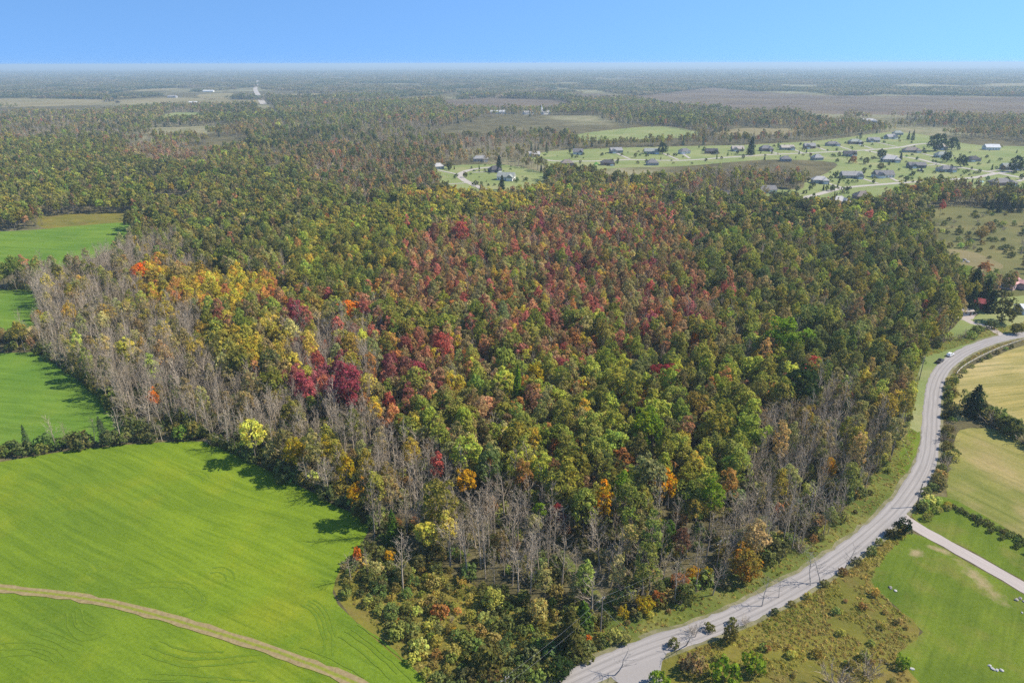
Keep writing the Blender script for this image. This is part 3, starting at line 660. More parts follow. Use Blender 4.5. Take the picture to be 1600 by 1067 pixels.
# zones of the wood as seen in the photograph (pixels of the crowns): polygon, spacing in metres, mixture
ZONES = [
 ('far',     [(-2500, -50), (4100, -50), (4100, 262), (-2500, 262)], 7.6, dict(OL=.36, DG=.10, B=.32, RB=.06, G=.14, C=.02)),
 ('mid',     [(-2500, 262), (4100, 262), (4100, 3000), (-2500, 3000)], 4.7, dict(G=.24, OL=.32, DG=.10, B=.22, RB=.05, TG=.07)),
 ('topleft', [(-900, 215), (250, 225), (500, 255), (520, 330), (460, 395), (310, 405), (220, 352), (-900, 360)], 5.2, dict(G=.32, OL=.22, DG=.22, TG=.12, B=.06, RB=.03, YG=.03)),
 ('grey1',   [(190, 205), (330, 230), (330, 255), (200, 250)], 5.0, dict(B=.6, OL=.25, RB=.15)),
 ('grey2',   [(480, 215), (690, 225), (690, 300), (560, 310), (480, 270)], 5.2, dict(B=.4, OL=.3, DG=.15, RB=.15)),
 ('grey3',   [(1040, 240), (1290, 245), (1260, 300), (1060, 305)], 4.6, dict(B=.55, OL=.25, G=.1, RB=.1)),
 ('green2',  [(485, 330), (600, 315), (700, 318), (800, 318), (780, 345), (690, 350), (640, 400), (620, 445), (560, 455), (470, 440), (450, 395)], 5.2, dict(G=.55, BG=.15, YG=.2, DG=.05, O=.05)),
 ('bright3', [(540, 285), (700, 300), (860, 292), (1000, 290), (1020, 310), (860, 325), (700, 318)], 5.4, dict(YG=.5, BG=.15, Y=.06, O=.06, OL=.23)),
 ('redwood', [(640, 360), (760, 335), (900, 300), (1000, 305), (1060, 345), (1080, 420), (1130, 470), (1130, 545), (1000, 520), (880, 530), (700, 520), (590, 480), (560, 450), (620, 440)], 4.0, dict(RB=.27, R=.125, P=.03, O=.05, OL=.30, YG=.05, G=.065, B=.11)),
 ('rust',    [(560, 470), (700, 500), (900, 510), (1000, 520), (960, 600), (780, 610), (650, 680), (560, 650), (560, 560)], 4.1, dict(RB=.22, OL=.27, R=.10, O=.08, G=.15, Y=.05, B=.11, P=.02)),
 ('right',   [(1060, 320), (1200, 300), (1380, 315), (1470, 400), (1500, 470), (1440, 560), (1380, 570), (1240, 540), (1150, 500), (1100, 430)], 4.9, dict(DG=.30, G=.24, OL=.22, B=.12, RB=.06, R=.02, YG=.04)),
 ('bareW',   [(40, 420), (120, 385), (230, 365), (290, 380), (340, 440), (310, 480), (300, 520), (345, 560), (420, 600), (460, 690), (350, 690), (200, 640), (110, 590), (60, 540), (50, 470)], 3.4, dict(B=.74, OL=.10, YG=.04, TG=.02, SD=.10)),
 ('gold',    [(205, 420), (250, 408), (330, 425), (440, 425), (450, 450), (420, 480), (330, 485), (250, 480), (215, 460)], 4.6, dict(Y=.50, YG=.30, O=.14, OL=.06)),
 ('green4',  [(295, 510), (330, 480), (440, 455), (560, 455), (560, 480), (440, 500), (430, 560), (350, 560), (300, 540)], 4.8, dict(YG=.32, G=.34, O=.06, R=.08, RB=.1, OL=.1)),
 ('bareM',   [(430, 500), (590, 500), (600, 560), (520, 590), (440, 590)], 3.5, dict(B=.74, R=.06, OL=.14, YG=.06)),
 ('crims',   [(455, 575), (560, 555), (580, 620), (520, 640), (460, 625)], 4.2, dict(P=.24, R=.16, RB=.14, YG=.1, B=.36)),
 ('lowW',    [(350, 610), (460, 600), (600, 640), (680, 690), (820, 760), (900, 800), (900, 930), (620, 880), (560, 800), (350, 720)], 3.6, dict(B=.80, OL=.07, G=.04, YG=.03, SD=.06)),
 ('midmix',  [(600, 640), (700, 600), (800, 590), (940, 600), (950, 800), (860, 760), (760, 720), (680, 700)], 4.3, dict(G=.33, BG=.14, OL=.2, RB=.09, O=.06, Y=.05, TG=.08, B=.05)),
 ('maples',  [(930, 545), (1100, 545), (1250, 560), (1300, 600), (1240, 680), (1190, 790), (1090, 800), (960, 770), (930, 640)], 5.6, dict(G=.50, BG=.24, DG=.13, YG=.05, RB=.03, O=.05)),
 ('bareE',   [(1190, 640), (1300, 590), (1400, 600), (1425, 680), (1400, 760), (1280, 830), (1180, 870), (1150, 800)], 3.6, dict(B=.74, OL=.10, C=.02, TG=.03, YG=.01, SD=.10)),
 ('slimE',   [(1290, 520), (1420, 520), (1430, 640), (1380, 650), (1300, 600)], 5.0, dict(TG=.38, DG=.22, OL=.22, B=.1, YG=.08)),
 ('frontS',  [(880, 790), (960, 770), (1100, 800), (1190, 800), (1170, 930), (1000, 960), (900, 920)], 3.9, dict(B=.74, TG=.12, OL=.07, G=.05, RB=.02)),
]
ZONES = [(a, b, c * KS, d) for a, b, c, d in ZONES]
SHRUBZ = [(536, 892), (550, 860), (600, 850), (660, 872), (730, 905), (820, 945), (900, 960), (965, 990), (985, 1004), (870, 1062), (720, 1180), (676, 1072), (592, 985), (540, 930)]
CLEAR = [[(968, 1012), (1004, 1000), (965, 950), (910, 882), (886, 858), (868, 868), (915, 930), (950, 985)], [(-400, 688), (0, 698), (170, 682), (300, 674), (322, 690), (150, 704), (0, 726), (-400, 770)], [(500, 800), (574, 812), (572, 850), (562, 905), (600, 960), (700, 1072), (800, 1200), (560, 1200), (505, 935)], FIELD_A, FIELD_B, FIELD_C, FIELD_D, DRY_D, DRY_E, SUB1, SUB2, SCRUB, YARD, PASTURE, SHRUBZ] + MEAD + MARSH + FARF + [[(396, 122), (408, 122), (418, 163), (404, 163)]]
RIGHT_OF_ROAD = [(u, v) for u, v in ROAD_PX] + [(3000, 470), (3000, 1500), (560, 1500)]
def road_dist(x, y):
    d = np.full(len(x), 1e9)
    for i in range(0, len(ROAD), 2): d = np.minimum(d, np.hypot(x - ROAD[i, 0], y - ROAD[i, 1]))
    return d
HOUSE_XY = []   # filled by the houses, read by the trees

def allowed(x, y):
    u, v, w = P(x, y, 0 * x); ok = np.ones(len(x), bool)
    j = (vnoise(x / 9, y / 9, 11) - 0.5)
    for p in CLEAR: ok &= ~inpoly(u + j * 6 * 150 / np.maximum(w, 150), v, p)
    ok &= ~inpoly(u, v, RIGHT_OF_ROAD)
    ut, vt, wt = P(x, y, 0 * x + 9.0)     # nor so close in front that open land would be hidden
    for p in (FIELD_C, FIELD_D): ok &= ~inpoly(ut, vt, p)
    for p in [SUB1, SUB2] + MEAD + MARSH + FARF + [[(394, 126), (410, 126), (424, 172), (402, 172)]]: ok &= ~(inpoly(ut, vt, p) & (w > 600))
    ok &= (road_dist(x, y) > 9.0 + 5 * j) | (w > 620)
    ok &= ~((np.abs(u - (420 + (v - 165) * 0.72)) < 4.0) & (v > 163) & (v < 225))       # the straight cut line
    far = w > 1800
    mid_ = (w > 760) & (w <= 1800)
    ok &= ~(mid_ & (vnoise(x / 170, y / 300, 25) * 0.6 + vnoise(x / 60, y / 110, 26) * 0.4 > 0.625))
    ok &= ~(far & (vnoise(x / 420, y / 700, 21) * 0.65 + vnoise(x / 130, y / 260, 22) * 0.35 > 0.615))
    for hx, hy, hr in HOUSE_XY: ok &= np.hypot(x - hx, y - hy) > hr
    return ok
# ------------------------------------------------------------------ houses
ROOFS = {n: plain('roof_' + n, c, 0.9, 0.15, 0.2, 0.8) for n, c in dict(slate=(0.165, 0.155, 0.15), grey=(0.25, 0.24, 0.23), light=(0.38, 0.36, 0.335), brown=(0.20, 0.165, 0.14), green=(0.25, 0.26, 0.225), dark=(0.075, 0.07, 0.07), rose=(0.50, 0.27, 0.24), white=(0.50, 0.50, 0.49), tan=(0.36, 0.31, 0.26), red=(0.27, 0.06, 0.06)).items()}
WALLS = {n: plain('wall_' + n, c, 0.85, 0.2, 0.12, 1.5) for n, c in dict(stone=(0.33, 0.31, 0.29), white=(0.74, 0.73, 0.70), tan=(0.48, 0.41, 0.33), brick=(0.26, 0.15, 0.11), charcoal=(0.11, 0.11, 0.12), grey=(0.38, 0.38, 0.38), red=(0.38, 0.07, 0.08), pink=(0.55, 0.36, 0.33)).items()}
t = NT('window_glass'); M_GLASS = t.surf((0.03, 0.04, 0.05), 0.12, 0.6)
M_TRIM = plain('white_trim', (0.72, 0.72, 0.70), 0.6, 0.3, 0.05); M_DOOR = plain('door_paint', (0.15, 0.10, 0.08), 0.6, 0.3)
M_CHIM = plain('chimney_brick', (0.30, 0.19, 0.15))
def hip(mb, x0, y0, x1, y1, z, h, ov=0.6, gable=False, axis=None):
    x0 -= ov; y0 -= ov; x1 += ov; y1 += ov
    ax = axis or ('x' if x1 - x0 > y1 - y0 else 'y'); t = 0.22
    if ax == 'x':
        i = 0.0 if gable else (y1 - y0) * 0.5 * 0.9; ym = (y0 + y1) / 2; r = [(x0 + i, ym, z + h), (x1 - i, ym, z + h)]
    else:
        i = 0.0 if gable else (x1 - x0) * 0.5 * 0.9; xm = (x0 + x1) / 2; r = [(xm, y0 + i, z + h), (xm, y1 - i, z + h)]
    b = [(x0, y0, z), (x1, y0, z), (x1, y1, z), (x0, y1, z)]; e = [(p[0], p[1], z + t) for p in b]
    f = [(0, 3, 2, 1), (0, 1, 5, 4), (1, 2, 6, 5), (2, 3, 7, 6), (3, 0, 4, 7)]
    f += [(4, 5, 9, 8), (5, 6, 9), (6, 7, 8, 9), (7, 4, 8)] if ax == 'x' else [(4, 5, 8), (5, 6, 9, 8), (6, 7, 9), (7, 4, 8, 9)]
    mb.poly(b + e + r, f)
WIN = MB().box(-0.7, -0.05, 0, 0.7, 0.05, 1.4).mesh('window', M_GLASS)
WINF = MB().box(-0.82, -0.03, -0.12, 0.82, 0.03, 0).box(-0.82, -0.03, 1.4, 0.82, 0.03, 1.52).box(-0.82, -0.03, 0, -0.7, 0.03, 1.4).box(0.7, -0.03, 0, 0.82, 0.03, 1.4).mesh('frame', M_TRIM)
GAR = MB().box(-2.4, -0.06, 0, 2.4, 0.06, 2.3).mesh('garage_door', M_TRIM)
DOORM = MB().box(-0.5, -0.05, 0, 0.5, 0.05, 2.1).mesh('door', M_DOOR)
def house(px, py, w, d, yaw, roof, wall, label, style='hip', wing=1, h=3.1, rh=3.0, group=None, cat='house', name='house', clear=True, garage=True):
    x, y = G(px, py); r = bpy.data.objects.new(name, None); COL.objects.link(r)
    r.location = (x, y, 0.05); r.rotation_euler = (0, 0, R(yaw)); tag(r, label, cat, group)
    if clear:
        HOUSE_XY.append((x, y, w * 0.62 + 2)); HOUSE_XY.append((x - 4, y - 16, w * 0.5)); HOUSE_XY.append((x - 2, y - 28, w * 0.32))
    g = style == 'gable'; mw = MB().box(-w / 2, -d / 2, 0, w / 2, d / 2, h)
    if g:   # gable ends
        for s in (-1, 1): mw.poly([(s * w / 2, -d / 2, h), (s * w / 2, d / 2, h), (s * w / 2, 0, h + rh * 0.9)], [(0, 1, 2)])
    ww = 0
    if wing:
        ww = min(7.5, w * 0.4); wd = 4.5; wx = (w / 2 - ww / 2 - 0.4) * wing
        mw.box(wx - ww / 2, -d / 2 - wd, 0, wx + ww / 2, -d / 2 + 0.4, h - 0.02)
    mw.obj('wall', WALLS[wall], r)
    rr = MB(); hip(rr, -w / 2, -d / 2, w / 2, d / 2, h + 0.01, rh, gable=g, axis='x' if w >= d else 'y'); rf = rr.obj('roof', ROOFS[roof], r)
    if wing:
        rr = MB(); hip(rr, wx - ww / 2, -d / 2 - wd, wx + ww / 2, 1.0, h + 0.015, rh * 0.72, gable=g, axis='y'); rr.obj('wing_roof', ROOFS[roof], r)
        if g: MB().poly([(wx - ww / 2, -d / 2 - wd - 0.01, h), (wx + ww / 2, -d / 2 - wd - 0.01, h), (wx, -d / 2 - wd - 0.01, h + rh * 0.7), (wx, -d / 2 - wd + 0.1, h)], [(0, 1, 2), (1, 0, 3), (0, 2, 3), (2, 1, 3)]).obj('gable', WALLS[wall], r)
        if garage: link('garage_door', GAR, r, (wx, -d / 2 - wd - 0.03, 0), 0, (min(1, ww / 5.4), 1, 1))
    nf = max(2, int((w - ww) / 3.6)); x0 = -w / 2 if wing > 0 else -w / 2 + ww
    if not wing: x0 = -w / 2
    span = w - (ww if wing else 0)
    for i in range(nf):
        xx = x0 + span * (i + 0.5) / nf
        if i == nf // 2: link('door', DOORM, r, (xx, -d / 2 - 0.03, 0.1))
        else:
            q = link('window', WIN, r, (xx, -d / 2 - 0.02, 0.9)); link('frame', WINF, q)
    for s in (-1, 1):
        for yy in (-d * 0.22, d * 0.22):
            q = link('window', WIN, r, (s * (w / 2 + 0.02), yy, 0.9), R(90)); link('frame', WINF, q)
    if cat == 'house':
        MB().box(-0.4, -0.3, 0, 0.4, 0.3, 1.7).obj('chimney', M_CHIM, rf, (w * 0.2, 0.6, h + rh * 0.75))
    return r
GH = 'houses of the suburb'
HS = [
 (751, 252, 21, 10, 8, 'grey', 'tan', 'long grey-roofed tan bungalow at the head of the curved cul-de-sac', 'hip', 1),
 (685, 264, 13, 9, 20, 'light', 'grey', 'pale roofed house half hidden by trees left of the curved cul-de-sac', 'hip', 0),
 (772, 269, 13, 10, 30, 'dark', 'charcoal', 'small black-roofed charcoal house beside the curved cul-de-sac', 'hip', 1),
 (791, 281, 20, 12, -12, 'green', 'white', 'wide green-grey roofed house with white walls next to the charcoal house', 'gable', 1),
 (846, 297, 15, 10, 12, 'light', 'grey', 'pale grey roof peeking over yellow trees below the cul-de-sac', 'hip', 0),
 (834, 245, 17, 11, 4, 'light', 'stone', 'two-block house with light grey gable roofs at the start of the back street', 'gable', -1),
 (886, 259, 16, 11, 6, 'brown', 'brick', 'brown-roofed brick house below the back street beside brush', 'hip', 0),
 (903, 241, 15, 10, -5, 'slate', 'white', 'slate-roofed white house on the back street by dark trees', 'gable', 1),
 (949, 258, 18, 10, 0, 'dark', 'brick', 'low dark brick bungalow on the near side of the back street', 'hip', 1),
 (962, 239, 18, 11, 10, 'grey', 'stone', 'grey stone house with long gravel drive above the back street', 'gable', -1),
 (1018, 240, 22, 12, -6, 'green', 'grey', 'broad house with green-grey gables backed by a tall dark tree', 'gable', 1),
 (1019, 258, 15, 12, 0, 'slate', 'grey', 'square slate hip-roofed house below the back street at the bare thicket', 'hip', 0),
 (1069, 240, 16, 10, 6, 'slate', 'white', 'slate-roofed house with white garage on an open lot of the back street', 'hip', -1),
 (1111, 240, 18, 10, -3, 'dark', 'brick', 'dark brick bungalow with triple gables against tan grass', 'gable', 1),
 (1152, 236, 18, 10, 0, 'tan', 'tan', 'tan house with tan roof beside a lone dark spruce', 'gable', -1),
 (1196, 236, 18, 10, 4, 'slate', 'brick', 'slate-roofed brick bungalow right of the lone dark spruce', 'hip', 1),
 (1229, 234, 20, 10, 2, 'tan', 'stone', 'long pale tan-roofed bungalow in front of the dark tree row', 'gable', 1),
 (1227, 252, 14, 11, -8, 'slate', 'stone', 'slate hip roof rising from the bare thicket below the back street', 'hip', 0),
 (1264, 232, 17, 10, 0, 'grey', 'brick', 'grey-roofed house with hedge right of the pale tan bungalow', 'gable', -1),
 (1276, 250, 14, 11, 10, 'grey', 'stone', 'grey hip-roofed house half sunk behind brown brush', 'hip', 0),
 (1300, 228, 20, 10, 0, 'slate', 'stone', 'slate bungalow with many dark windows and white garage on open lawn', 'hip', 1),
 (1335, 225, 20, 10, 4, 'green', 'brick', 'long low green-grey roofed brick bungalow along the upper street', 'hip', 1),
 (1364, 222, 19, 10, -4, 'grey', 'stone', 'grey bungalow above the driveway fork of the upper street', 'gable', -1),
 (1390, 217, 18, 11, 18, 'grey', 'white', 'grey-roofed house with a tall white garage gable near the tree line', 'gable', 1),
 (1402, 211, 17, 10, 0, 'green', 'grey', 'low grey-green house tucked beneath the dark tree line', 'hip', 0),
 (1327, 244, 17, 11, -14, 'dark', 'white', 'black-roofed house with white gable at the fork of two streets', 'gable', 1),
 (1423, 238, 23, 12, -6, 'brown', 'stone', 'large brown-roofed stone house inside the street loop', 'hip', 1),
 (1390, 253, 22, 11, -8, 'light', 'stone', 'pale grey rambling bungalow beside a round dark tree on the lower lawn', 'hip', 1),
 (1431, 262, 21, 11, -5, 'slate', 'charcoal', 'dark slate house with charcoal walls in the middle of the lawns', 'gable', -1),
 (1476, 268, 17, 12, 8, 'slate', 'grey', 'slate-roofed grey house between two round lawn trees', 'hip', 1),
 (1471, 246, 18, 11, 0, 'green', 'white', 'green-grey roofed white house up the street from the two round trees', 'hip', 1),
 (1469, 233, 18, 12, 10, 'tan', 'stone', 'tan hip-roofed house at the end of the upper street', 'hip', -1),
 (1519, 252, 17, 11, 0, 'dark', 'stone', 'black-roofed stone house on the far right lawn', 'hip', -1),
 (1577, 265, 19, 12, -10, 'green', 'stone', 'grey-green house sheltered by one big dark tree', 'gable', 1),
 (1329, 278, 23, 12, -4, 'grey', 'stone', 'grey gabled stone house with white garage above the front street', 'gable', 1),
 (1379, 277, 22, 12, 3, 'slate', 'white', 'slate gabled house with white front beside its shorter neighbour above the front street', 'gable', -1),
 (1280, 286, 17, 10, -8, 'light', 'grey', 'pale low house at the near end of the front street', 'hip', 1),
 (1563, 289, 22, 14, 6, 'slate', 'brick', 'big slate-roofed brick house with pool at the street junction', 'hip', 1),
 (1309, 319, 15, 10, 10, 'light', 'grey', 'light grey roofed house just over the tree tops below the front street', 'hip', 1),
 (1346, 312, 15, 11, 0, 'brown', 'brick', 'brown roofed house tucked against trees below the front street', 'hip', 0),
 (1130, 308, 15, 11, -28, 'dark', 'white', 'white farmhouse with black gable roof rising out of the wood', 'gable', 1),
 (1198, 301, 17, 10, 6, 'slate', 'white', 'slate roof with white end wall behind the wood by the green strip', 'gable', 0),
 (1548, 234, 21, 13, -5, 'white', 'white', 'wide white-roofed workshop at the edge of the suburb', 'gable', 0),
]
for i, a in enumerate(HS): house(*a, h=3.3 if i % 3 else 3.8, rh=3.9 + 0.35 * (i % 4), group=GH)
GF = 'far buildings among the trees'
for a in [(825, 179, 26, 18, 20, 'grey', 'white', 'far white house standing by dark trees near the pink reeds', 'gable', 0),
          (776, 178, 46, 11, 4, 'white', 'white', 'far long low white barn beside the woods', 'gable', 0),
          (963, 179, 30, 16, 0, 'brown', 'grey', 'far brown house alone at the rim of the marsh', 'gable', 1),
          (1098, 181, 22, 16, 10, 'grey', 'white', 'left one of the far twin white buildings by the marsh', 'gable', 0),
          (1108, 181, 14, 14, 10, 'grey', 'white', 'right and narrower one of the far twin white buildings by the marsh', 'gable', 0),
          (1310, 193, 14, 12, 0, 'white', 'white', 'small far white cottage behind the upper lots', 'gable', 0),
          (1355, 192, 34, 14, -6, 'light', 'grey', 'far pale house with drive behind the upper lots', 'hip', 1),
          (326, 144, 50, 20, 4, 'white', 'white', 'far big white farm shed beyond the tan fields', 'gable', 0),
          (302, 163, 26, 12, 0, 'white', 'tan', 'far white-roofed barn in the tan fields', 'gable', 0),
          (270, 153, 36, 15, 0, 'grey', 'grey', 'far grey farm buildings at the tan field edge', 'gable', 1),
          (420, 154, 22, 12, 0, 'white', 'white', 'far white house beside the straight far road', 'gable', 0),
          (175, 119, 110, 40, 0, 'white', 'white', 'distant white industrial building near the horizon', 'gable', 0)]:
    house(*a, h=5.0, rh=4.2, group=GF, cat='building', name='farm_building', garage=False)
ch = house(853, 179, 24, 14, 30, 'grey', 'white', 'far white church with a slender steeple near the pink reeds', 'gable', 0, h=5, rh=4.5, cat='church', name='church', garage=False)
MB().box(-15.2, -2, 0, -11.9, 2, 11).poly([(-15.6, -2.4, 11), (-11.5, -2.4, 11), (-11.5, 2.4, 11), (-15.6, 2.4, 11), (-13.55, 0, 26)], [(3, 2, 1, 0), (0, 1, 4), (1, 2, 4), (2, 3, 4), (3, 0, 4)]).obj('steeple', WALLS['white'], ch)
house(1577, 449, 12, 8, 35, 'rose', 'pink', 'rose-roofed pink farmhouse behind the dark spruces', 'gable', 1, h=3.6, rh=2.6)
house(1606, 488, 11, 8, 0, 'white', 'white', 'white-roofed shed at the farm yard edge', 'gable', 0, h=3, rh=2, cat='shed', name='shed', garage=False)
rb = house(1532, 481, 7, 6, -35, 'red', 'red', 'small red barn shed at the foot of the dark spruces', 'gable', 0, h=3.2, rh=2.3, cat='shed', name='shed', garage=False)
house(1507, 491, 6, 4.5, 10, 'tan', 'grey', 'low weathered grey shed on the pale yard gravel', 'gable', 0, h=2.2, rh=1.0, cat='shed', name='shed', garage=False)
house(1438, 268, 4, 3, 0, 'white', 'white', 'tiny white garden shed on the suburb lawn', 'gable', 0, h=2.0, rh=0.9, cat='shed', name='shed', garage=False, clear=False)
# pool beside the big brick house
x, y = G(1531, 285); MB().tube([(0, 0, 0.05), (0, 0, 1.2)], 3.6, 16).obj('swimming_pool', plain('pool_blue', (0.35, 0.55, 0.58)), None, (x, y, 0.05)); tag(bpy.data.objects['swimming_pool'], 'round pale blue pool on the lawn beside the big brick house', 'pool')

# ------------------------------------------------------------------ populate the woods
IND = []     # individual plants
def tint_of(kind, n, xs=None, ys=None):
    c = np.array(KIND[kind][1]); sp = KIND[kind][2]
    a = np.exp(rng.normal(0, sp, (n, 1))) * c * np.exp(rng.normal(0, sp * 0.35, (n, 3)))
    return np.concatenate([np.clip(a, 0.01, 0.6), np.clip(rng.normal(KIND[kind][3], 0.15, (n, 1)), 0, 1)], 1)

def zone_at(u, v, x, y):
    du = (vnoise(x / 14, y / 14, 31) - 0.5) * 44; dv = (vnoise(x / 14, y / 14, 32) - 0.5) * 26
    z = np.full(len(u), 1)
    for i, (nm, poly, sp, mx) in enumerate(ZONES):
        k = 0.25 if i < 2 else 1.0
        z[inpoly(u + du * k, v + dv * k, poly)] = i
    return z

pop = {k: [] for k in ('x', 'y', 'k', 'w', 'u', 'v')}
KL = list(KIND)
for zi, (nm, poly, sp, mx) in enumerate(ZONES):
    ymax = 2950 if nm == 'far' else 1150
    ys = np.arange(92, ymax, sp * 0.9)
    if nm == 'far': ys = ys[ys > 600]
    xs_l = []; ys_l = []
    for r_i, yy in enumerate(ys):
        hw = 0.86 * (yy + 40) + 25; xx = np.arange(-hw, hw, sp) + (r_i % 2) * sp * 0.5
        xs_l.append(xx); ys_l.append(np.full(len(xx), yy))
    x = np.concatenate(xs_l); y = np.concatenate(ys_l)
    x = x + rng.uniform(-0.42, 0.42, len(x)) * sp; y = y + rng.uniform(-0.42, 0.42, len(x)) * sp
    u, v, w = P(x, y, 0 * x + 11.0)
    keep = zone_at(u, v, x, y) == zi
    x, y, u, v, w = [q[keep] for q in (x, y, u, v, w)]
    keep = allowed(x, y) & (w < 2950); x, y, u, v, w = [q[keep] for q in (x, y, u, v, w)]
    if not len(x): continue
    ks = list(mx); sc_ = []
    for k in ks:
        s = KL.index(k); cs = 26 if nm != 'far' else 190
        sc_.append(math.log(mx[k]) + (4.2 if nm == 'far' else 2.2) * (vnoise(x / cs, y / cs, 40 + s) - 0.5) - np.log(-np.log(rng.uniform(1e-6, 1 - 1e-6, len(x)))))
    kk = np.array(ks)[np.argmax(np.array(sc_), 0)]
    for key, q in zip(('x', 'y', 'k', 'w', 'u', 'v'), (x, y, kk, w, u, v)): pop[key].append(q)
pop = {k: np.concatenate(q) for k, q in pop.items()}

# trees that stand out in the photograph: crown pixel, width in pixels, stretch, shape, colour, words
RV = {'open': (3.3, 4.6), 'round': (3.5, 8.6), 'tall': (1.85, 9.4), 'oval': (2.35, 9.0), 'shrub': (1.5, 1.15), 'spruce': (2.2, 6.0), 'cedar': (1.7, 4.5), 'bare': (2.1, 9.5), 'barewide': (3.4, 7.5), 'bareshrub': (1.7, 1.6), 'deadtree': (1.6, 5.5)}
COLS = dict(red=(0.44, 0.105, 0.07), crimson=(0.32, 0.062, 0.075), darkred=(0.25, 0.040, 0.035), orange=(0.62, 0.20, 0.022), gold=(0.50, 0.30, 0.015), yellow=(0.36, 0.28, 0.018), lime=(0.16, 0.24, 0.018), green=(0.085, 0.145, 0.02), dark=(0.036, 0.062, 0.017), rust=(0.36, 0.165, 0.05), mixo=(0.27, 0.20, 0.035), pink=(0.52, 0.11, 0.075), olive=(0.12, 0.115, 0.03), ever=(0.026, 0.048, 0.02), tanb=(0.26, 0.20, 0.09))
ACC = []
def accent(u, v, wpx, shape, col, label, stretch=1.0, turned=0.2, cat='tree', group=None, base=False):
    rad, zc = RV[shape]; z = 0.0 if base else 8.0; s = 1.0
    for _ in range(6):
        x, y = G(u, v, z); w = float(P(x, y, z)[2]); s = wpx * w / FPX / (2 * rad)
        if not base: z = zc * s * stretch
    c = COLS[col] if col in COLS else (0.3, 0.26, 0.22)
    ACC.append((x, y, s * rad)); IND.append(dict(shape=shape, x=x, y=y, s=s, sz=s * stretch, tint=(*c, turned), label=label, cat=cat, group=group, kind=None))
A = accent
A(683, 728, 19, 'tall', 'red', 'bright red slender maple rising above bare trunks near the large green field', 1.0, 0)
A(731, 752, 27, 'oval', 'gold', 'golden yellow tree among bare trees right of the slender red maple', 0.9, 0.4)
A(943, 783, 25, 'tall', 'gold', 'flame of gold and orange leaves over grey bare trees above the road', 1.15, 0.9)
A(1047, 757, 44, 'round', 'gold', 'broad golden orange maple crown above the tall slender green tree', 0.85, 0.8)
A(1040, 838, 32, 'open', 'green', 'very tall slender bright green tree at the wood edge above the road', 1.7, 0.1)
A(1166, 880, 46, 'open', 'mixo', 'round roadside tree half green and half burnt orange', 0.95, 1.0)
A(869, 803, 22, 'oval', 'darkred', 'dark red maple behind the big pale dead tree', 1.0, 0)
A(848, 722, 15, 'tall', 'orange', 'small vivid orange-red tree in the green middle of the wood', 0.8, 0.5)
A(868, 702, 22, 'oval', 'rust', 'orange tipped tree next to the small vivid orange-red tree', 0.9, 0.8)
A(972, 718, 31, 'oval', 'rust', 'coral red topped maple in front of the large green maples', 0.7, 0.4)
A(1272, 572, 19, 'tall', 'pink', 'salmon pink maple standing over dark green crowns inside the road bend', 0.8, 0.2)
A(1326, 620, 13, 'oval', 'red', 'tiny scarlet crown in the grey bare trees inside the road bend', 0.8, 0)
A(1296, 729, 17, 'oval', 'gold', 'small golden tree alone in the grey bare trees inside the road bend', 1.1, 0.6)
A(786, 696, 20, 'oval', 'rust', 'rusty red tree left of the orange-tipped trees in the green wood', 0.9, 0)
A(722, 700, 20, 'oval', 'rust', 'dull red-brown crown behind the golden tree near the bare trunks', 0.8, 0)
A(541, 598, 36, 'oval', 'crimson', 'largest crimson maple in the crimson clump by the bare stand', 1.0, 0)
A(522, 604, 22, 'oval', 'red', 'red maple on the left flank of the largest crimson maple', 0.8, 0)
A(470, 605, 27, 'oval', 'crimson', 'crimson maple at the outer end of the crimson clump', 0.8, 0)
A(497, 566, 21, 'oval', 'red', 'rose red crown at the foot of the inner grey bare stand', 1.0, 0)
A(552, 626, 20, 'oval', 'crimson', 'purple crimson maple below the largest crimson maple', 0.9, 0)
A(572, 632, 24, 'oval', 'rust', 'brownish red maple right of the purple crimson maple', 0.8, 0)
A(607, 628, 19, 'oval', 'red', 'red maple at the start of the bare trees beyond the crimson clump', 0.9, 0)
A(240, 622, 17, 'oval', 'orange', 'lone bright orange tree in the hedge end beside the small green field', 1.0, 0.5)
A(461, 708, 33, 'round', 'yellow', 'bushy yellow tree first along the edge of the large green field', 1.1, 0.3)
A(508, 705, 19, 'tall', 'yellow', 'slim yellow birch beside the bushy yellow tree on the field edge', 0.9, 0.3)
A(541, 732, 26, 'oval', 'yellow', 'yellow tree with pale stems at the field edge above the golden bush', 0.9, 0.4)
A(561, 772, 40, 'shrub', 'gold', 'low golden bush overhanging the corner of the large green field', 1.3, 0.4)
A(1034, 588, 48, 'round', 'darkred', 'broad maroon maple crown on top of the large green maples', 0.6, 0)
A(532, 486, 48, 'round', 'orange', 'broad pale orange maple in the middle of the olive slope', 0.6, 0.3)
A(464, 489, 27, 'oval', 'crimson', 'cherry red maple left of the broad pale orange maple', 0.9, 0)
A(217, 426, 24, 'oval', 'orange', 'orange-red maple at the tip of the golden patch', 0.7, 0.8)
A(1233, 528, 56, 'round', 'lime', 'big bright lime green maple crown in the right half of the wood', 0.8, 0)
A(1252, 606, 62, 'round', 'dark', 'big dark green round tree beneath the salmon pink maple', 0.75, 0.1)
A(807, 614, 18, 'cedar', 'lime', 'bright green feathery larch in a dark gap of the wood', 1.7, 0)
A(836, 588, 25, 'oval', 'yellow', 'lemon yellow tree behind the bright green larch', 0.95, 0.2)
A(1023, 668, 50, 'round', 'lime', 'large maple with a yellow tip at the front of the green maples', 1.0, 0.5)
A(924, 656, 17, 'oval', 'gold', 'small yellow-topped tree left of the large yellow-tipped maple', 0.9, 0.3)
A(879, 590, 30, 'round', 'lime', 'lime green broad crown beside the lemon yellow tree', 0.9, 0.1)
A(975, 762, 30, 'oval', 'lime', 'fresh green oval tree behind the flame of gold leaves', 1.0, 0)
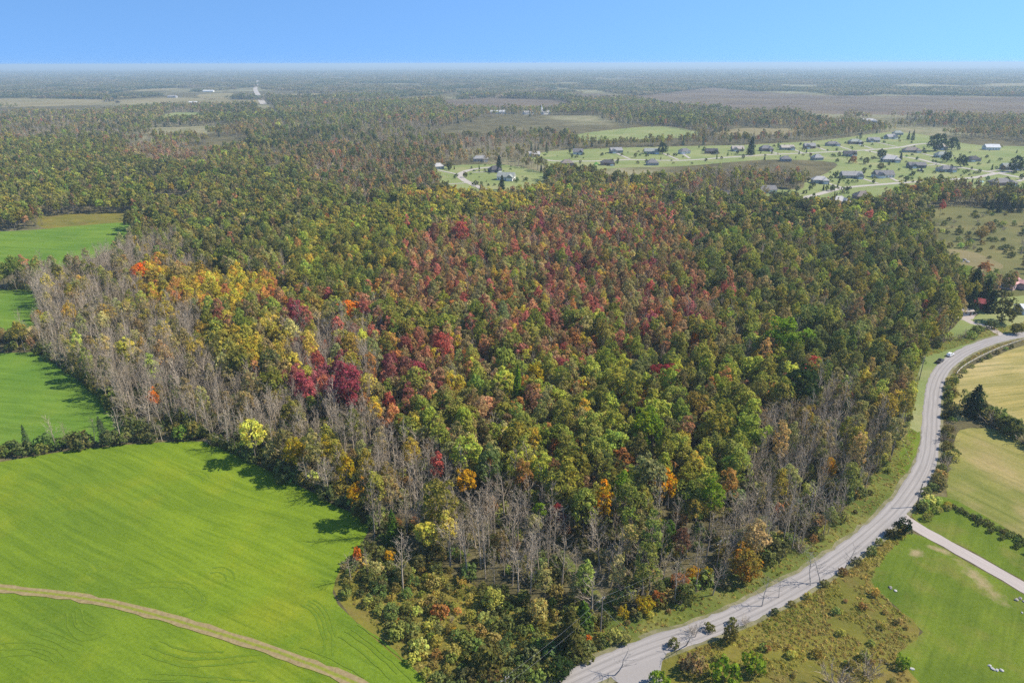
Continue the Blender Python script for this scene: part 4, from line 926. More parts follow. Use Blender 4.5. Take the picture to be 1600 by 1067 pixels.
A(1115, 775, 34, 'oval', 'lime', 'yellow-green tree right of the broad golden orange maple', 1.0, 0.2)
A(842, 800, 17, 'tall', 'lime', 'narrow fresh green tree between the pale bare crowns', 0.9, 0)
A(918, 378, 14, 'oval', 'crimson', 'vivid crimson crown on the left of the red slope', 0.8, 0)
A(1025, 418, 18, 'oval', 'crimson', 'vivid crimson crown on the right of the red slope', 0.8, 0)
A(720, 360, 24, 'oval', 'red', 'scarlet crown at the upper left of the red slope', 0.7, 0)
A(786, 372, 14, 'oval', 'crimson', 'cherry crown below the green crest of the slope', 0.7, 0)
A(965, 398, 22, 'oval', 'red', 'orange-red crown amid crimson trees high on the slope', 0.6, 0.2)
A(980, 612, 14, 'oval', 'orange', 'small orange tree at the left rim of the green maples', 0.9, 0.3)
A(1090, 615, 13, 'oval', 'gold', 'little apricot tree between the green maples', 0.9, 0.4)
A(690, 540, 26, 'oval', 'red', 'watermelon red crown in the rusty middle of the wood', 1.0, 0.1)
A(654, 582, 28, 'oval', 'crimson', 'wine red crown above the olive trees in the middle wood', 0.8, 0.1)
A(1086, 532, 17, 'oval', 'orange', 'orange red tree among dark conifers in the middle wood', 0.9, 0.4)
A(1472, 322, 9, 'oval', 'red', 'tiny scarlet tree in front of the suburb thicket', 1.0, 0)
A(1424, 297, 24, 'round', 'rust', 'russet red tree line crown hiding the front street', 0.5, 0)
A(1446, 299, 11, 'oval', 'gold', 'small orange tree right of the russet crown by the front street', 0.7, 0.5)
# edge of the road and thicket corner
A(1008, 945, 27, 'open', 'yellow', 'yellow-green bushy tree at the woodland track by the road', 0.75, 0.4)
A(1029, 934, 21, 'open', 'rust', 'tawny orange bush tree behind the yellow-green one by the road', 0.75, 0.5)
A(1062, 909, 27, 'open', 'rust', 'orange brown bush tree in the roadside row', 0.7, 0.7)
A(1084, 894, 22, 'open', 'gold', 'amber bush tree in the roadside row before the power pole', 0.75, 0.5)
A(1105, 898, 21, 'open', 'yellow', 'yellow bush tree right beside the second power pole', 0.8, 0.3)
A(974, 957, 16, 'shrub', 'yellow', 'small yellow-green bush at the mouth of the woodland track', 1.4, 0.3, 'shrub')
A(1140, 990, 22, 'open', 'olive', 'ragged olive bush tree on the road edge of the rough meadow', 1.15, 0.3)
A(1411, 822, 24, 'open', 'ever', 'dark bushy evergreen at the mouth of the garden driveway', 0.95, 0)
A(612, 826, 24, 'spruce', 'green', 'green spruce at the corner of the large field', 0.95, 0)
A(878, 872, 50, 'barewide', 'x', 'large pale dead-looking spreading tree at the thicket edge', 1.25)
A(990, 878, 44, 'barewide', 'x', 'wide bare tree leaning over the woodland track', 1.05)
A(625, 862, 36, 'bare', 'x', 'pale tan leafless tree standing in front of the green spruce', 0.95)
A(545, 880, 34, 'barewide', 'x', 'bare tree on the green field corner with a few orange leaves beside it', 0.9)
A(558, 868, 12, 'shrub', 'orange', 'little orange bush in the branches on the green field corner', 2.6, 0.4, 'shrub')
A(609, 868, 13, 'tall', 'gold', 'little yellow tree between bare stems on the field corner', 0.5, 0.3)
A(895, 985, 40, 'cedar', 'olive', 'bushy olive evergreen beside the first power pole', 0.8, 0.1)
A(912, 960, 26, 'cedar', 'green', 'pointed green evergreen behind the first power pole', 0.7, 0)
A(875, 1044, 36, 'open', 'dark', 'dark bushy tree at the foot of the thicket by the road', 0.7, 0.1)
A(760, 1030, 44, 'shrub', 'olive', 'broad olive willow bush low in the thicket', 1.2, 0.2, 'shrub')
A(708, 985, 9, 'shrub', 'gold', 'tiny golden bush in the heart of the thicket', 1.6, 0.2, 'shrub')
A(685, 955, 27, 'shrub', 'rust', 'orange brown bush in the middle of the thicket', 1.0, 0.6, 'shrub')
A(622, 975, 12, 'shrub', 'orange', 'small orange bush at the thicket side of the large field', 1.0, 0.3, 'shrub')
A(919, 998, 10, 'shrub', 'orange', 'tiny orange-red bush just left of the first power pole', 1.6, 0.2, 'shrub')
A(1085, 1040, 30, 'shrub', 'tanb', 'tan and green bush beside the side lane', 1.4, 0.3, 'shrub')
A(1138, 1050, 40, 'shrub', 'lime', 'bright yellow-green bush in the rough meadow by the side lane', 1.2, 0.2, 'shrub')
A(1180, 1038, 34, 'shrub', 'lime', 'second bright yellow-green bush deeper in the rough meadow', 1.2, 0.2, 'shrub')
A(1412, 1035, 20, 'shrub', 'lime', 'lime bush at the rough edge of the mown lawn', 1.2, 0.1, 'shrub')
A(1310, 1054, 66, 'bareshrub', 'x', 'wide pale leafless bush in the rough meadow', 0.9, 0, 'shrub')
A(1360, 1040, 46, 'bareshrub', 'x', 'smaller pale leafless bush next to the wide one', 1.0, 0, 'shrub')
A(1030, 1063, 30, 'shrub', 'lime', 'yellow-green bush at the lane corner', 1.0, 0.2, 'shrub')
# single dead stems beside the road
for q in [(962, 1036, 20, 1.3, 'forked dead tree leaning beside the side lane'), (1075, 990, 18, 1.35, 'cluster-topped dead tree on the lane corner'), (1088, 982, 11, 1.7, 'thin dead stem close behind the lane corner'),
          (1195, 925, 14, 2.0, 'thin leafless stem on the road edge left of the meadow bushes'), (1272, 892, 14, 2.0, 'first of the slender leafless stems by the meadow bushes'), (1288, 884, 15, 2.1, 'tallest slender leafless stem over the meadow bushes'), (1325, 868, 13, 2.0, 'slender leafless stem before the driveway'), (1220, 920, 10, 1.9, 'short leafless twiggy stem at the road edge')]:
    A(q[0], q[1] - 4, q[2] * 1.15, 'deadtree', 'x', q[4], q[3] * 0.6)
# farm yard and lone trees
A(1502, 450, 22, 'spruce', 'ever', 'sharp dark spruce at the wood side of the farm', 0.7, 0)
A(1524, 444, 27, 'spruce', 'ever', 'tallest dark spruce of the farm clump', 0.62, 0)
A(1542, 454, 23, 'spruce', 'ever', 'dark spruce on the house side of the farm clump', 0.58, 0)
A(1520, 470, 24, 'spruce', 'ever', 'dark spruce behind the red barn shed', 0.6, 0)
A(1550, 472, 18, 'cedar', 'ever', 'dark cedar in front of the farm clump', 0.7, 0)
A(1570, 484, 32, 'open', 'olive', 'lone round olive tree on the farm lawn', 0.95, 0.1)
A(1591, 514, 17, 'open', 'olive', 'small vase-shaped tree standing at the road by the farm', 0.75, 0.2)
A(1538, 418, 16, 'oval', 'rust', 'brownish orange tree behind the dark spruces', 0.7, 0.3)
# trees on the suburb lawns
for q in [(1377, 240, 12, 'round', 'dark', 'round dark tree beside the rambling pale bungalow'), (1376, 260, 9, 'round', 'olive', 'small round tree between two white-fronted houses'), (1427, 271, 6, 'oval', 'dark', 'small dark lawn tree above the front street'), (1481, 245, 14, 'round', 'dark', 'taller round dark tree by the grey slate house'), (1503, 251, 15, 'round', 'dark', 'second round dark tree right of the grey slate house'),
          (1408, 245, 4.5, 'cedar', 'ever', 'slim dark conifer on the lawn by the street loop'), (1353, 251, 9, 'oval', 'olive', 'olive tree on the lawn strip below the fork'), (1591, 256, 20, 'round', 'dark', 'very large dark tree sheltering the grey-green house'), (1324, 295, 5, 'oval', 'dark', 'young dark tree at the front street'), (1334, 249, 10, 'oval', 'rust', 'brown tree near the street fork'), (1311, 283, 3, 'cedar', 'ever', 'tiny conifer at the front street drive'),
          (1427, 212, 6, 'spruce', 'ever', 'small spruce before the upper tree line'), (1420, 212, 5, 'spruce', 'ever', 'smaller spruce left of the other before the upper tree line'), (727, 273, 7, 'oval', 'olive', 'tree inside the curve of the cul-de-sac'), (702, 258, 10, 'oval', 'olive', 'tree left of the long tan bungalow'), (779, 255, 9, 'cedar', 'ever', 'dark conifer behind the charcoal house'), (1174, 229, 11, 'cedar', 'ever', 'lone dark spruce between tan and brick bungalows'), (1036, 232, 14, 'round', 'dark', 'tall dark tree behind the green-gabled house'),
          (1465, 222, 22, 'round', 'dark', 'large dark tree crown at the end of the upper street'), (1489, 224, 16, 'round', 'dark', 'dark tree crown right of the street end'), (784, 286, 9, 'cedar', 'ever', 'dark conifer in front of the white gabled house'), (1458, 305, 6, 'oval', 'dark', 'dark tree by the front street thicket')]:
    A(q[0], q[1], q[2], 'open' if q[3] in ('round', 'oval') else q[3], q[4], q[5], 0.9, 0.1)
for i in range(9):
    A(1540 + i * 7.5 + (i % 3) * 2, 316 + (i % 2) * 7, 9, 'spruce', 'ever', 'dark spruce of the row below the big brick house', 0.75, 0, 'tree', 'spruce row below the big brick house')

ax = np.array([a[:2] for a in ACC]); ar = np.array([a[2] for a in ACC])
m = pop['w'] < 900; kill = np.zeros(len(pop['x']), bool)
for (x, y), r_ in zip(ax, ar):
    d = np.hypot(pop['x'] - x, pop['y'] - y)
    kill |= (d < 0.7 * r_ + 1.4) & m
    # nothing large close in front of a crown that the photograph shows whole
    rel_y = y - pop['y']; rel_x = np.abs(pop['x'] - x * pop['y'] / max(y, 1))
    kill |= (rel_y > 0) & (rel_y < 7.0) & (rel_x < r_ * 0.8) & m & (rng.uniform(size=len(kill)) < 0.75)
pop = {k: q[~kill] for k, q in pop.items()}

# --- hedges and bushes set by hand
def place_words(u, v):
    if u > 1440 and v > 560: return 'right of the gravel road'
    if v > 840 and u < 990: return 'in the thicket at the large field corner'
    if u < 330 and v > 655: return 'in the hedgerow between the green fields'
    if u < 330: return 'beside the small green fields'
    if u < 640 and v > 640: return 'along the edge of the large green field'
    if u < 640: return 'in the wood behind the small green fields'
    if u > 1180 and v > 560: return 'inside the bend of the gravel road'
    if v > 790: return 'at the wood edge above the gravel road'
    if u > 1180: return 'in the dark wood behind the road bend'
    if v > 560: return 'in the lower half of the mixed autumn wood'
    return 'on the upper slope of the mixed autumn wood'
NOUN = {'green': 'tree', 'autumn': 'tree', 'bare': 'tree', 'conifer': 'tree', 'shrub': 'bush'}
def plant(kind, x, y, s=None, sz=None, where=None):
    K = KIND[kind]; s = s or rng.uniform(*K[4]); shape = K[0][rng.integers(len(K[0]))]
    if where and shape in ('round', 'oval', 'tall'): shape = 'open'     # grown in the open, leafy to the ground
    u, v, w = [float(q) for q in P(x, y, 0)]
    where = where or place_words(u, v); cls = K[6]
    word = 'leafless tree' if cls == 'bare' else NOUN[cls]
    IND.append(dict(shape=shape, x=x, y=y, s=s, sz=sz or s * rng.uniform(0.9, 1.12), tint=tuple(tint_of(kind, 1)[0]), cat='shrub' if cls == 'shrub' else 'tree',
                    label=f'{K[5]} {word} {where}', group=f'{K[5]} {word}s {where}', kind=kind))
def hedge(px, step, mix, jit, smin, smax, where):
    q = spline([G(u, v) for u, v in px], step * KS)
    ks = list(mix); pr = np.array([mix[k] for k in ks]); pr /= pr.sum()
    for p in q:
        k = ks[rng.choice(len(ks), p=pr)]; f = rng.uniform(smin, smax) * KS
        plant(k, p[0] + rng.normal(0, jit), p[1] + rng.normal(0, jit), f if KIND[k][6] == 'shrub' else rng.uniform(*KIND[k][4]) * 0.8, None, where)
hedge([(0, 711), (60, 706), (130, 697), (200, 690), (260, 684), (318, 682)], 1.9, dict(SD=.44, S=.20, B=.26, C=.10), 1.1, 1.0, 1.9, 'in the hedgerow between the green fields')
hedge([(-20, 530), (30, 532), (60, 535)], 3.2, dict(SD=.5, SY=.25, OL=.25), 1.4, 1.6, 2.4, 'in the hedge above the small green field')
hedge([(-20, 440), (30, 438), (62, 442)], 4, dict(SD=.4, B=.4, OL=.2), 2, 1.6, 2.4, 'in the hedge behind the corner field')
hedge([(66, 545), (100, 568), (140, 598), (180, 634), (205, 668)], 2.6, dict(SD=.8, S=.2), 0.7, 1.0, 1.9, 'along the foot of the bare stand')
hedge([(330, 692), (370, 706), (430, 733), (500, 768), (560, 798), (590, 818)], 1.9, dict(SD=.75, S=.15, SY=.1), 1.0, 1.0, 2.1, 'at the edge of the large green field')
hedge([(1486, 598), (1484, 640), (1482, 690), (1476, 740), (1462, 775), (1440, 798)], 2.4, dict(SD=.3, S=.35, SB=.33, SO=.02), 1.0, 0.7, 1.2, 'in the hedge along the outer road bend')
hedge([(1517, 640), (1545, 655), (1575, 675), (1610, 696), (1650, 715)], 2.0, dict(SD=.65, S=.2, SB=.15), 0.8, 1.5, 2.3, 'in the dark hedge between the hay fields')
A(1524, 628, 26, 'cedar', 'ever', 'dark evergreen heading the hedge between the hay fields', 0.75, 0)
hedge([(1205, 960), (1262, 930), (1315, 898), (1360, 864), (1392, 838)], 4.5, dict(SD=.55, S=.4, SO=.05), 0.6, 0.45, 0.85, 'along the meadow side of the road')
hedge([(1445, 795), (1465, 790), (1478, 800), (1450, 812)], 2.2, dict(S=.6, SY=.4), 0.8, 0.5, 0.9, 'between the driveway and the road bend')
hedge([(1060, 1008), (1110, 990), (1170, 968)], 3.5, dict(SB=.5, SD=.3, S=.2), 0.8, 0.6, 1.0, 'beside the lane corner')
hedge([(1445, 545), (1480, 530), (1520, 522), (1548, 515)], 3.4, dict(S=.4, SB=.4, SD=.2), 2.2, 1.0, 1.7, 'between the farm yard and the road')
hedge([(1500, 590), (1530, 566), (1580, 543)], 6, dict(SD=.7, S=.3), 0.5, 0.5, 0.8, 'against the rail fence')
for row, (a, b) in enumerate((((1488, 793), (1612, 852)), ((1500, 800), (1612, 858)), ((1530, 822), (1606, 866)))):
    for i in range((13, 11, 5)[row]):
        f = (i + rng.uniform(-0.2, 0.2)) / ((13, 11, 5)[row] - 1); x, y = G(a[0] + (b[0] - a[0]) * f, a[1] + (b[1] - a[1]) * f)
        plant('SD', x, y, rng.uniform(0.45, 0.65), None, 'planted in rows on the strip of lawn')
# bushes of the scrub meadow behind the farm
for i in range(190):
    u, v = rng.uniform(1445, 1640), rng.uniform(330, 450)
    if inpoly(np.array([u]), np.array([v]), SCRUB)[0] and not inpoly(np.array([u]), np.array([v]), PASTURE)[0] and not (1495 < u < 1600 and v > 405):
        x, y = G(u, v); plant(['SB', 'S', 'SD', 'S', 'B', 'OL', 'SD'][rng.integers(7)] if rng.uniform() < 0.4 else ['SB', 'S', 'SD'][rng.integers(3)], x, y, rng.uniform(0.7, 1.5) if rng.uniform() < 0.8 else None, None, 'in the scrub meadow behind the farm')
# the thicket at the field corner
q = []
x0, y0 = np.min([G(u, v) for u, v in SHRUBZ], 0); x1, y1 = np.max([G(u, v) for u, v in SHRUBZ], 0)
for yy in np.arange(y0, y1, 2.9):
    for xx in np.arange(x0, x1, 3.2):
        x, y = xx + rng.uniform(-1.1, 1.1), yy + rng.uniform(-1.1, 1.1); u, v, w = P(np.array([x]), np.array([y]), 0)
        if inpoly(u, v, SHRUBZ)[0] and v[0] < 1130:
            n_ = float(vnoise(x / 9, y / 9, 77)); k = 'SD' if n_ < 0.42 else 'S' if n_ < 0.62 else 'SY'
            if rng.uniform() < 0.25: k = ['SY', 'SY', 'S', 'SB', 'SD', 'S', 'SD'][rng.integers(7)]
            plant(k, x, y, rng.uniform(0.55, 1.1) * (1.2 if k in ('SD', 'S') else 0.9), None, 'in the thicket at the large field corner')
for u, v, k in [(590, 900, 'OL'), (770, 950, 'G'), (840, 970, 'OL'), (630, 905, 'DG'), (575, 900, 'B'), (655, 890, 'OL')]:
    x, y = G(u, v); plant(k, x, y, rng.uniform(0.5, 0.75), None, 'standing over the thicket bushes')
# brush of the rough meadow
for i in range(60):
    u, v = rng.uniform(1060, 1440), rng.uniform(880, 1066)
    if inpoly(np.array([u]), np.array([v]), ROUGH_R)[0] and float(road_dist(np.array([G(u, v)[0]]), np.array([G(u, v)[1]]))[0]) > 6.5:
        x, y = G(u, v); plant(['SY', 'S', 'SY', 'S', 'SD', 'SO'][rng.integers(6)], x, y, rng.uniform(0.35, 0.8), None, 'in the rough meadow')
# shrubs of the road verge under the wood
for i in range(150):
    f = rng.uniform(0, 1); j = int(f * 0.62 * len(ROAD)) + int(0.04 * len(ROAD)); d = ROAD[j + 1] - ROAD[j]; d /= np.linalg.norm(d); nr = np.array([-d[1], d[0]])
    o_ = rng.uniform(7.6, 16); p = ROAD[j] + nr * o_; u, v, w = [float(z) for z in P(p[0], p[1], 0)]
    if v > 1075 or v < 560 or (u < 1010 and v > 985): continue
    plant(['S', 'SO', 'SY', 'SD', 'SO', 'S'][rng.integers(6)], p[0], p[1], rng.uniform(0.5, 1.25) * (0.7 if o_ < 10.5 else 1.05), None, 'on the bank between wood and gravel road')

# --- the 300 largest of each kind become things, the rest one mass
cls = np.array([KIND[k][6] for k in pop['k']]); ind = np.zeros(len(cls), bool)
have = {c: sum(1 for a in IND if a['kind'] and KIND[a['kind']][6] == c) for c in sorted(set(cls))}
inframe = (pop['u'] > -15) & (pop['u'] < 1615) & (pop['v'] < 1075)
for c_, lim in (('green', 290), ('autumn', 240), ('bare', 290), ('conifer', 120), ('shrub', 0)):
    q = np.where((cls == c_) & inframe)[0]; q = q[np.argsort(pop['w'][q])][:max(0, lim - have.get(c_, 0))]; ind[q] = True
for i in np.where(ind)[0]:
    plant(pop['k'][i], pop['x'][i], pop['y'][i])

# bushes beyond the 290 that show largest join the low scrub mass
def app(a): return a['s'] / float(P(a['x'], a['y'], 0)[2])
sh = sorted([a for a in IND if a['cat'] == 'shrub' and a['kind']], key=app, reverse=True)
spare = sh[230:]; spare_ids = {id(a) for a in spare}; IND = [a for a in IND if id(a) not in spare_ids]

# words that tell look-alikes apart: size and tone of the crown, the striking tree it stands beside
import re
CUT = re.compile(r' (rising|among|over|above|at|behind|in|next|standing|alone|left|on|right|beside|first|with|between|beneath|below|half|under|from|deeper|heading|along|amid|hiding|inside|sheltering|before|close|leaning|of|low) ')
heads = {}
for a in IND:
    if not a['kind'] and not a['group']:
        hd = CUT.split(a['label'])[0]; heads.setdefault(hd, []).append(a)
marks = [(a['x'], a['y'], hd) for hd, l in heads.items() if len(l) == 1 and len(hd.split()) > 2 for a in l]
mx_ = np.array([(m_[0], m_[1]) for m_ in marks])
for a in IND:
    if not a['kind']: continue
    K = KIND[a['kind']]; word = 'leafless tree' if K[6] == 'bare' else NOUN[K[6]]
    tone = sum(a['tint'][:3]) / sum(K[1]); size = a['sz'] / (sum(K[4]) / 2)
    adj = ''
    if K[6] not in ('bare',): adj = 'pale ' if tone > 1.22 else 'deep ' if tone < 0.82 else ''
    sz_ = 'tall ' if size > 1.12 else 'low ' if size < 0.88 else ''
    d = np.hypot(mx_[:, 0] - a['x'], mx_[:, 1] - a['y']); j = int(np.argmin(d))
    where = a['label'].split(' tree ', 1)[-1] if ' tree ' in a['label'] else a['label'].split(' bush ', 1)[-1]
    if d[j] < 34: where = 'near the ' + marks[j][2]
    if d[j] < 13: where = 'beside the ' + marks[j][2]
    a['label'] = f'{sz_}{adj}{K[5]} {word} {where}'; a['group'] = f'{sz_}{adj}{K[5]} {"bushes" if word == "bush" else word + "s"} {where}'

used = {}
for a in IND:
    vs = NEAR[a['shape']]; k = used.get(a['shape'], 0); used[a['shape']] = k + 1; me = vs[k % len(vs)]
    shrub = a['cat'] == 'shrub'; tr_, tg_ = a['tint'][0], a['tint'][1]
    nm = 'bush' if shrub else 'evergreen_tree' if a['shape'] in ('cedar', 'spruce') else 'bare_tree' if a['shape'] in ('bare', 'barewide', 'deadtree') else 'autumn_tree' if tr_ > 1.25 * tg_ else 'green_tree'
    rz = rng.uniform(0, 6.28)
    if 'trunk' in me:
        r = bpy.data.objects.new(nm, None); COL.objects.link(r); r.empty_display_size = 0.2
        r.location = (a['x'], a['y'], -0.03); r.rotation_euler = (rng.normal(0, 0.025), rng.normal(0, 0.025), rz); r.scale = (a['s'], a['s'], a['sz'])
        link('trunk', me['trunk'], r); cr = link('crown', me['crown'], r)
    else:
        r = cr = link(nm, me['crown'], None, (a['x'], a['y'], -0.03), rz, (a['s'], a['s'], a['sz']))
    cr.color = a['tint']; tag(r, a['label'], a['cat'], a['group'])
l_ = [proto_names[(a['shape'], 2)] for a in spare]
scatter('low_scrub', np.array([a['x'] for a in spare]), np.array([a['y'] for a in spare]), [l[rng.integers(len(l))] for l in l_], np.array([(a['s'], a['s'], a['sz']) for a in spare]), np.array([a['tint'] for a in spare]), 'low scrub and saplings filling the gaps of thicket, hedges and meadow', 'scrub')

rest = ~ind
x, y, w, kk = pop['x'][rest], pop['y'][rest], pop['w'][rest], pop['k'][rest]
det = np.where(w < 520, 2, np.where(w < 1500, 1, 0)); idx = np.zeros(len(x), int); tint = np.zeros((len(x), 4)); scl = np.zeros((len(x), 3))
for k in sorted(set(kk)):
    q = np.where(kk == k)[0]; K = KIND[k]; tint[q] = tint_of(k, len(q)); s = rng.uniform(*K[4], len(q)) * (1 + 0.18 * (vnoise(x[q] / 30, y[q] / 30, 91) - 0.5) * 2)
    s *= np.where(w[q] > 1500, 1.12, 1.0)
    scl[q] = np.stack([s, s, s * rng.uniform(0.88, 1.15, len(q))], -1)
    for i in q: 
        sh = K[0][rng.integers(len(K[0]))]; l = proto_names[(sh, det[i])]; idx[i] = l[rng.integers(len(l))]
scatter('woodland', x, y, idx, scl, tint, 'mixed autumn woodland rolling back from the road to the far plain', 'woodland')
# garden planting on the suburb lawns
a0 = np.min([G(u, v) for u, v in SUB2], 0); xg, yg = [], []
u_ = rng.uniform(680, 1620, 2600); v_ = rng.uniform(208, 318, 2600); k_ = inpoly(u_, v_, SUB2) | inpoly(u_, v_, SUB1)
pg = np.array([G(a, b) for a, b in zip(u_[k_], v_[k_])]); hh = np.array(HOUSE_XY)
dh = np.min(np.hypot(pg[:, None, 0] - hh[None, :, 0], pg[:, None, 1] - hh[None, :, 1]), 1)
pg = pg[((dh > 9) & (dh < 26) & (rng.uniform(size=len(pg)) < 0.55)) | (rng.uniform(size=len(pg)) < 0.2)]; n = len(pg)
sh_ = rng.choice(['shrub', 'open', 'cedar'], n, p=[.60, .28, .12]); idx_ = [proto_names[(k, 1)][rng.integers(3)] for k in sh_]
s_ = np.where(sh_ == 'shrub', rng.uniform(0.6, 1.6, n), rng.uniform(0.3, 0.75, n)); tn = np.concatenate([np.array([(0.10, 0.125, 0.04)]) * np.exp(rng.normal(0, 0.3, (n, 1))) * np.exp(rng.normal(0, 0.15, (n, 3))), np.full((n, 1), 0.2)], 1)
scatter('garden_planting', pg[:, 0], pg[:, 1], idx_, np.stack([s_, s_, s_ * rng.uniform(0.8, 1.2, n)], -1), tn, 'small garden bushes and young trees dotted over the suburb lawns', 'garden plants')
# far groves
gx_, gy_ = [], []
yy = 2750.0
while yy < 14000:
    st = 40 * max(1.0, yy / 5400); hw = 0.82 * yy + 60; xx = np.arange(-hw, hw, st); gx_.append(xx + rng.uniform(-0.4, 0.4, len(xx)) * st); gy_.append(np.full(len(xx), yy) + rng.uniform(-0.4, 0.4, len(xx)) * st); yy += st
x = np.concatenate(gx_); y = np.concatenate(gy_); ok = allowed(x, y); x, y = x[ok], y[ok]; n = len(x)
nz = vnoise(x / 260, y / 520, 61) * 0.6 + vnoise(x / 90, y / 160, 62) * 0.4 + rng.normal(0, 0.1, n)
pal = np.array([(0.095, 0.12, 0.055), (0.15, 0.155, 0.07), (0.21, 0.185, 0.09), (0.26, 0.205, 0.125), (0.21, 0.20, 0.085), (0.11, 0.13, 0.06)])
tint = np.concatenate([pal[np.clip((nz * 9 - 1.5).astype(int), 0, 5)] * np.exp(rng.normal(0, 0.15, (n, 1))), np.zeros((n, 1))], 1)
s = 1.25 * np.maximum(1.0, y / 5400) * rng.uniform(0.85, 1.2, n)
scatter('far_woodland', x, y, np.array(proto_names[('grove', 0)])[rng.integers(5, size=n)], np.stack([s, s, rng.uniform(0.75, 1.15, n)], -1), tint, 'hazy forest spreading over the plain to the horizon', 'woodland')
# undergrowth of the wood
xs, ys = np.meshgrid(np.arange(-430, 430, 3.6), np.arange(96, 550, 3.6)); x = xs.ravel() + rng.uniform(-1.4, 1.4, xs.size); y = ys.ravel() + rng.uniform(-1.4, 1.4, xs.size)
ok = (np.abs(x) < 0.86 * (y + 40) + 20) & allowed(x, y) & (rng.uniform(size=len(x)) < 0.6); x, y = x[ok], y[ok]; n = len(x); w = P(x, y, 0 * x)[2]
dd = np.where(w < 290, 2, 1); kk = np.array(['SD', 'S', 'SB', 'SY', 'SO'])[rng.choice(5, n, p=[.46, .30, .14, .05, .05])]
idx = np.zeros(n, int); tint = np.zeros((n, 4))
for k in sorted(set(kk)):
    q = np.where(kk == k)[0]; tint[q] = tint_of(k, len(q))
    for i in q: l = proto_names[(KIND[k][0][0], dd[i])]; idx[i] = l[rng.integers(len(l))]
s = rng.uniform(0.6, 1.6, n)
scatter('undergrowth', x, y, idx, np.stack([s, s, s * rng.uniform(0.8, 1.5, n)], -1), tint, 'tangled undergrowth between the trunks of the wood', 'undergrowth')
# tall weeds on the verges and in the rough meadow
xs, ys = [], []
for i in range(6500):
    j = rng.integers(2, int(0.8 * len(ROAD)) - 2); d = ROAD[j + 1] - ROAD[j]; d = d / np.linalg.norm(d); nr = np.array([-d[1], d[0]])
    s_ = rng.choice([-1, 1], p=[.35, .65]); o_ = rng.uniform(4.6, 12 if s_ > 0 else 6.5); p = ROAD[j] + nr * o_ * s_ + rng.normal(0, 0.3, 2); xs.append(p[0]); ys.append(p[1])
a0 = np.min([G(u, v) for u, v in ROUGH_R], 0); a1 = np.max([G(u, v) for u, v in ROUGH_R], 0)
xr, yr = rng.uniform(a0[0], a1[0], 15000), rng.uniform(a0[1], a1[1], 15000); u, v, w = P(xr, yr, 0 * xr); k_ = inpoly(u, v, ROUGH_R) & (vnoise(xr / 4, yr / 4, 8) > 0.3)
a0 = np.min([G(u, v) for u, v in SHRUBZ], 0); a1 = np.max([G(u, v) for u, v in SHRUBZ], 0)
xq, yq = rng.uniform(a0[0], a1[0], 5500), rng.uniform(a0[1], a1[1], 5500); u, v, w = P(xq, yq, 0 * xq); k2 = inpoly(u, v, SHRUBZ)
x = np.concatenate([xs, xr[k_], xq[k2]]); y = np.concatenate([ys, yr[k_], yq[k2]])
u, v, w = P(x, y, 0 * x)
ok = (road_dist(x, y) > 4.3) & ~inpoly(u, v, FIELD_A) & ~inpoly(u, v, LAWN_S) & ~inpoly(u, v, LAWN_N) & ~inpoly(u, v, HAY_UP) & ~((u > 940) & (u < 1060) & (v > 1000)) & ~inpoly(u, v, BEND_V)
dr = np.array([G(q[0], q[1]) for q in [(1427, 820), (1440, 827), (1462, 840), (1500, 861)]])
ok &= np.min(np.hypot(x[:, None] - dr[:, 0], y[:, None] - dr[:, 1]), 1) > 3.5
x, y = x[ok], y[ok]; n = len(x)
pal = np.array([(0.30, 0.30, 0.06), (0.38, 0.34, 0.07), (0.44, 0.37, 0.12), (0.38, 0.30, 0.085), (0.29, 0.31, 0.06)])
nz = vnoise(x / 7, y / 7, 71) * 0.7 + rng.uniform(0, 0.3, n)
tint = np.concatenate([pal[np.clip((nz * 6 - 0.6).astype(int), 0, 4)] * np.exp(rng.normal(0, 0.2, (n, 1))), np.full((n, 1), 0.3)], 1); s = rng.uniform(0.4, 0.9, n)
scatter('tall_weeds', x, y, np.array(proto_names[('tuft', 2)])[rng.integers(4, size=n)], np.stack([s, s, s * rng.uniform(0.7, 1.3, n)], -1), tint, 'tall yellowing weeds and grasses on the road verges and meadow', 'weeds')
# ------------------------------------------------------------------ roadside objects
M_POLE = plain('pole_wood', (0.20, 0.165, 0.13), 0.95, 0.1); M_WIRE = plain('wire_metal', (0.22, 0.22, 0.22), 0.5, 0.4, 0.05); M_INS = plain('insulator', (0.45, 0.45, 0.46), 0.3, 0.5)
def pole(px, py, h, yaw, label, arm=True):
    x, y = G(px, py); r = bpy.data.objects.new('power_pole', None); COL.objects.link(r); r.location = (x, y, 0); r.rotation_euler = (0, 0, yaw)
    tag(r, label, 'power pole', 'power poles along the road')
    MB().tube([(0, 0, -0.3), (0, 0, h * 0.5), (0.03, 0, h)], [0.19, 0.16, 0.12], 8).obj('post', M_POLE, r)
    if arm:
        MB().box(-1.1, 0.1, h - 0.75, 1.1, 0.23, h - 0.6).obj('crossarm', M_POLE, r)
        for s in (-0.95, 0.95): MB().tube([(s, 0.16, h - 0.6), (s, 0.16, h - 0.4)], 0.07, 6).obj('insulator', M_INS, r)
    MB().tube([(0, 0, h), (0, 0, h + 0.25)], 0.07, 6).obj('insulator', M_INS, r)
    return Vector((x, y, h))
P0 = pole(790, 1120, 11.3, 0.6, 'power pole standing before the thicket beyond the lane')
P1 = pole(938, 991, 11.3, 0.7, 'weathered power pole at the mouth of the woodland track')
P2 = pole(1118, 899, 11.3, 0.8, 'power pole between the yellow bush and the half orange tree')
P3 = pole(1262, 820, 11.3, 0.9, 'power pole rising from the brush inside the road bend')
P4 = pole(1392, 712, 11.3, 1.2, 'power pole by the bright green verge of the road bend')
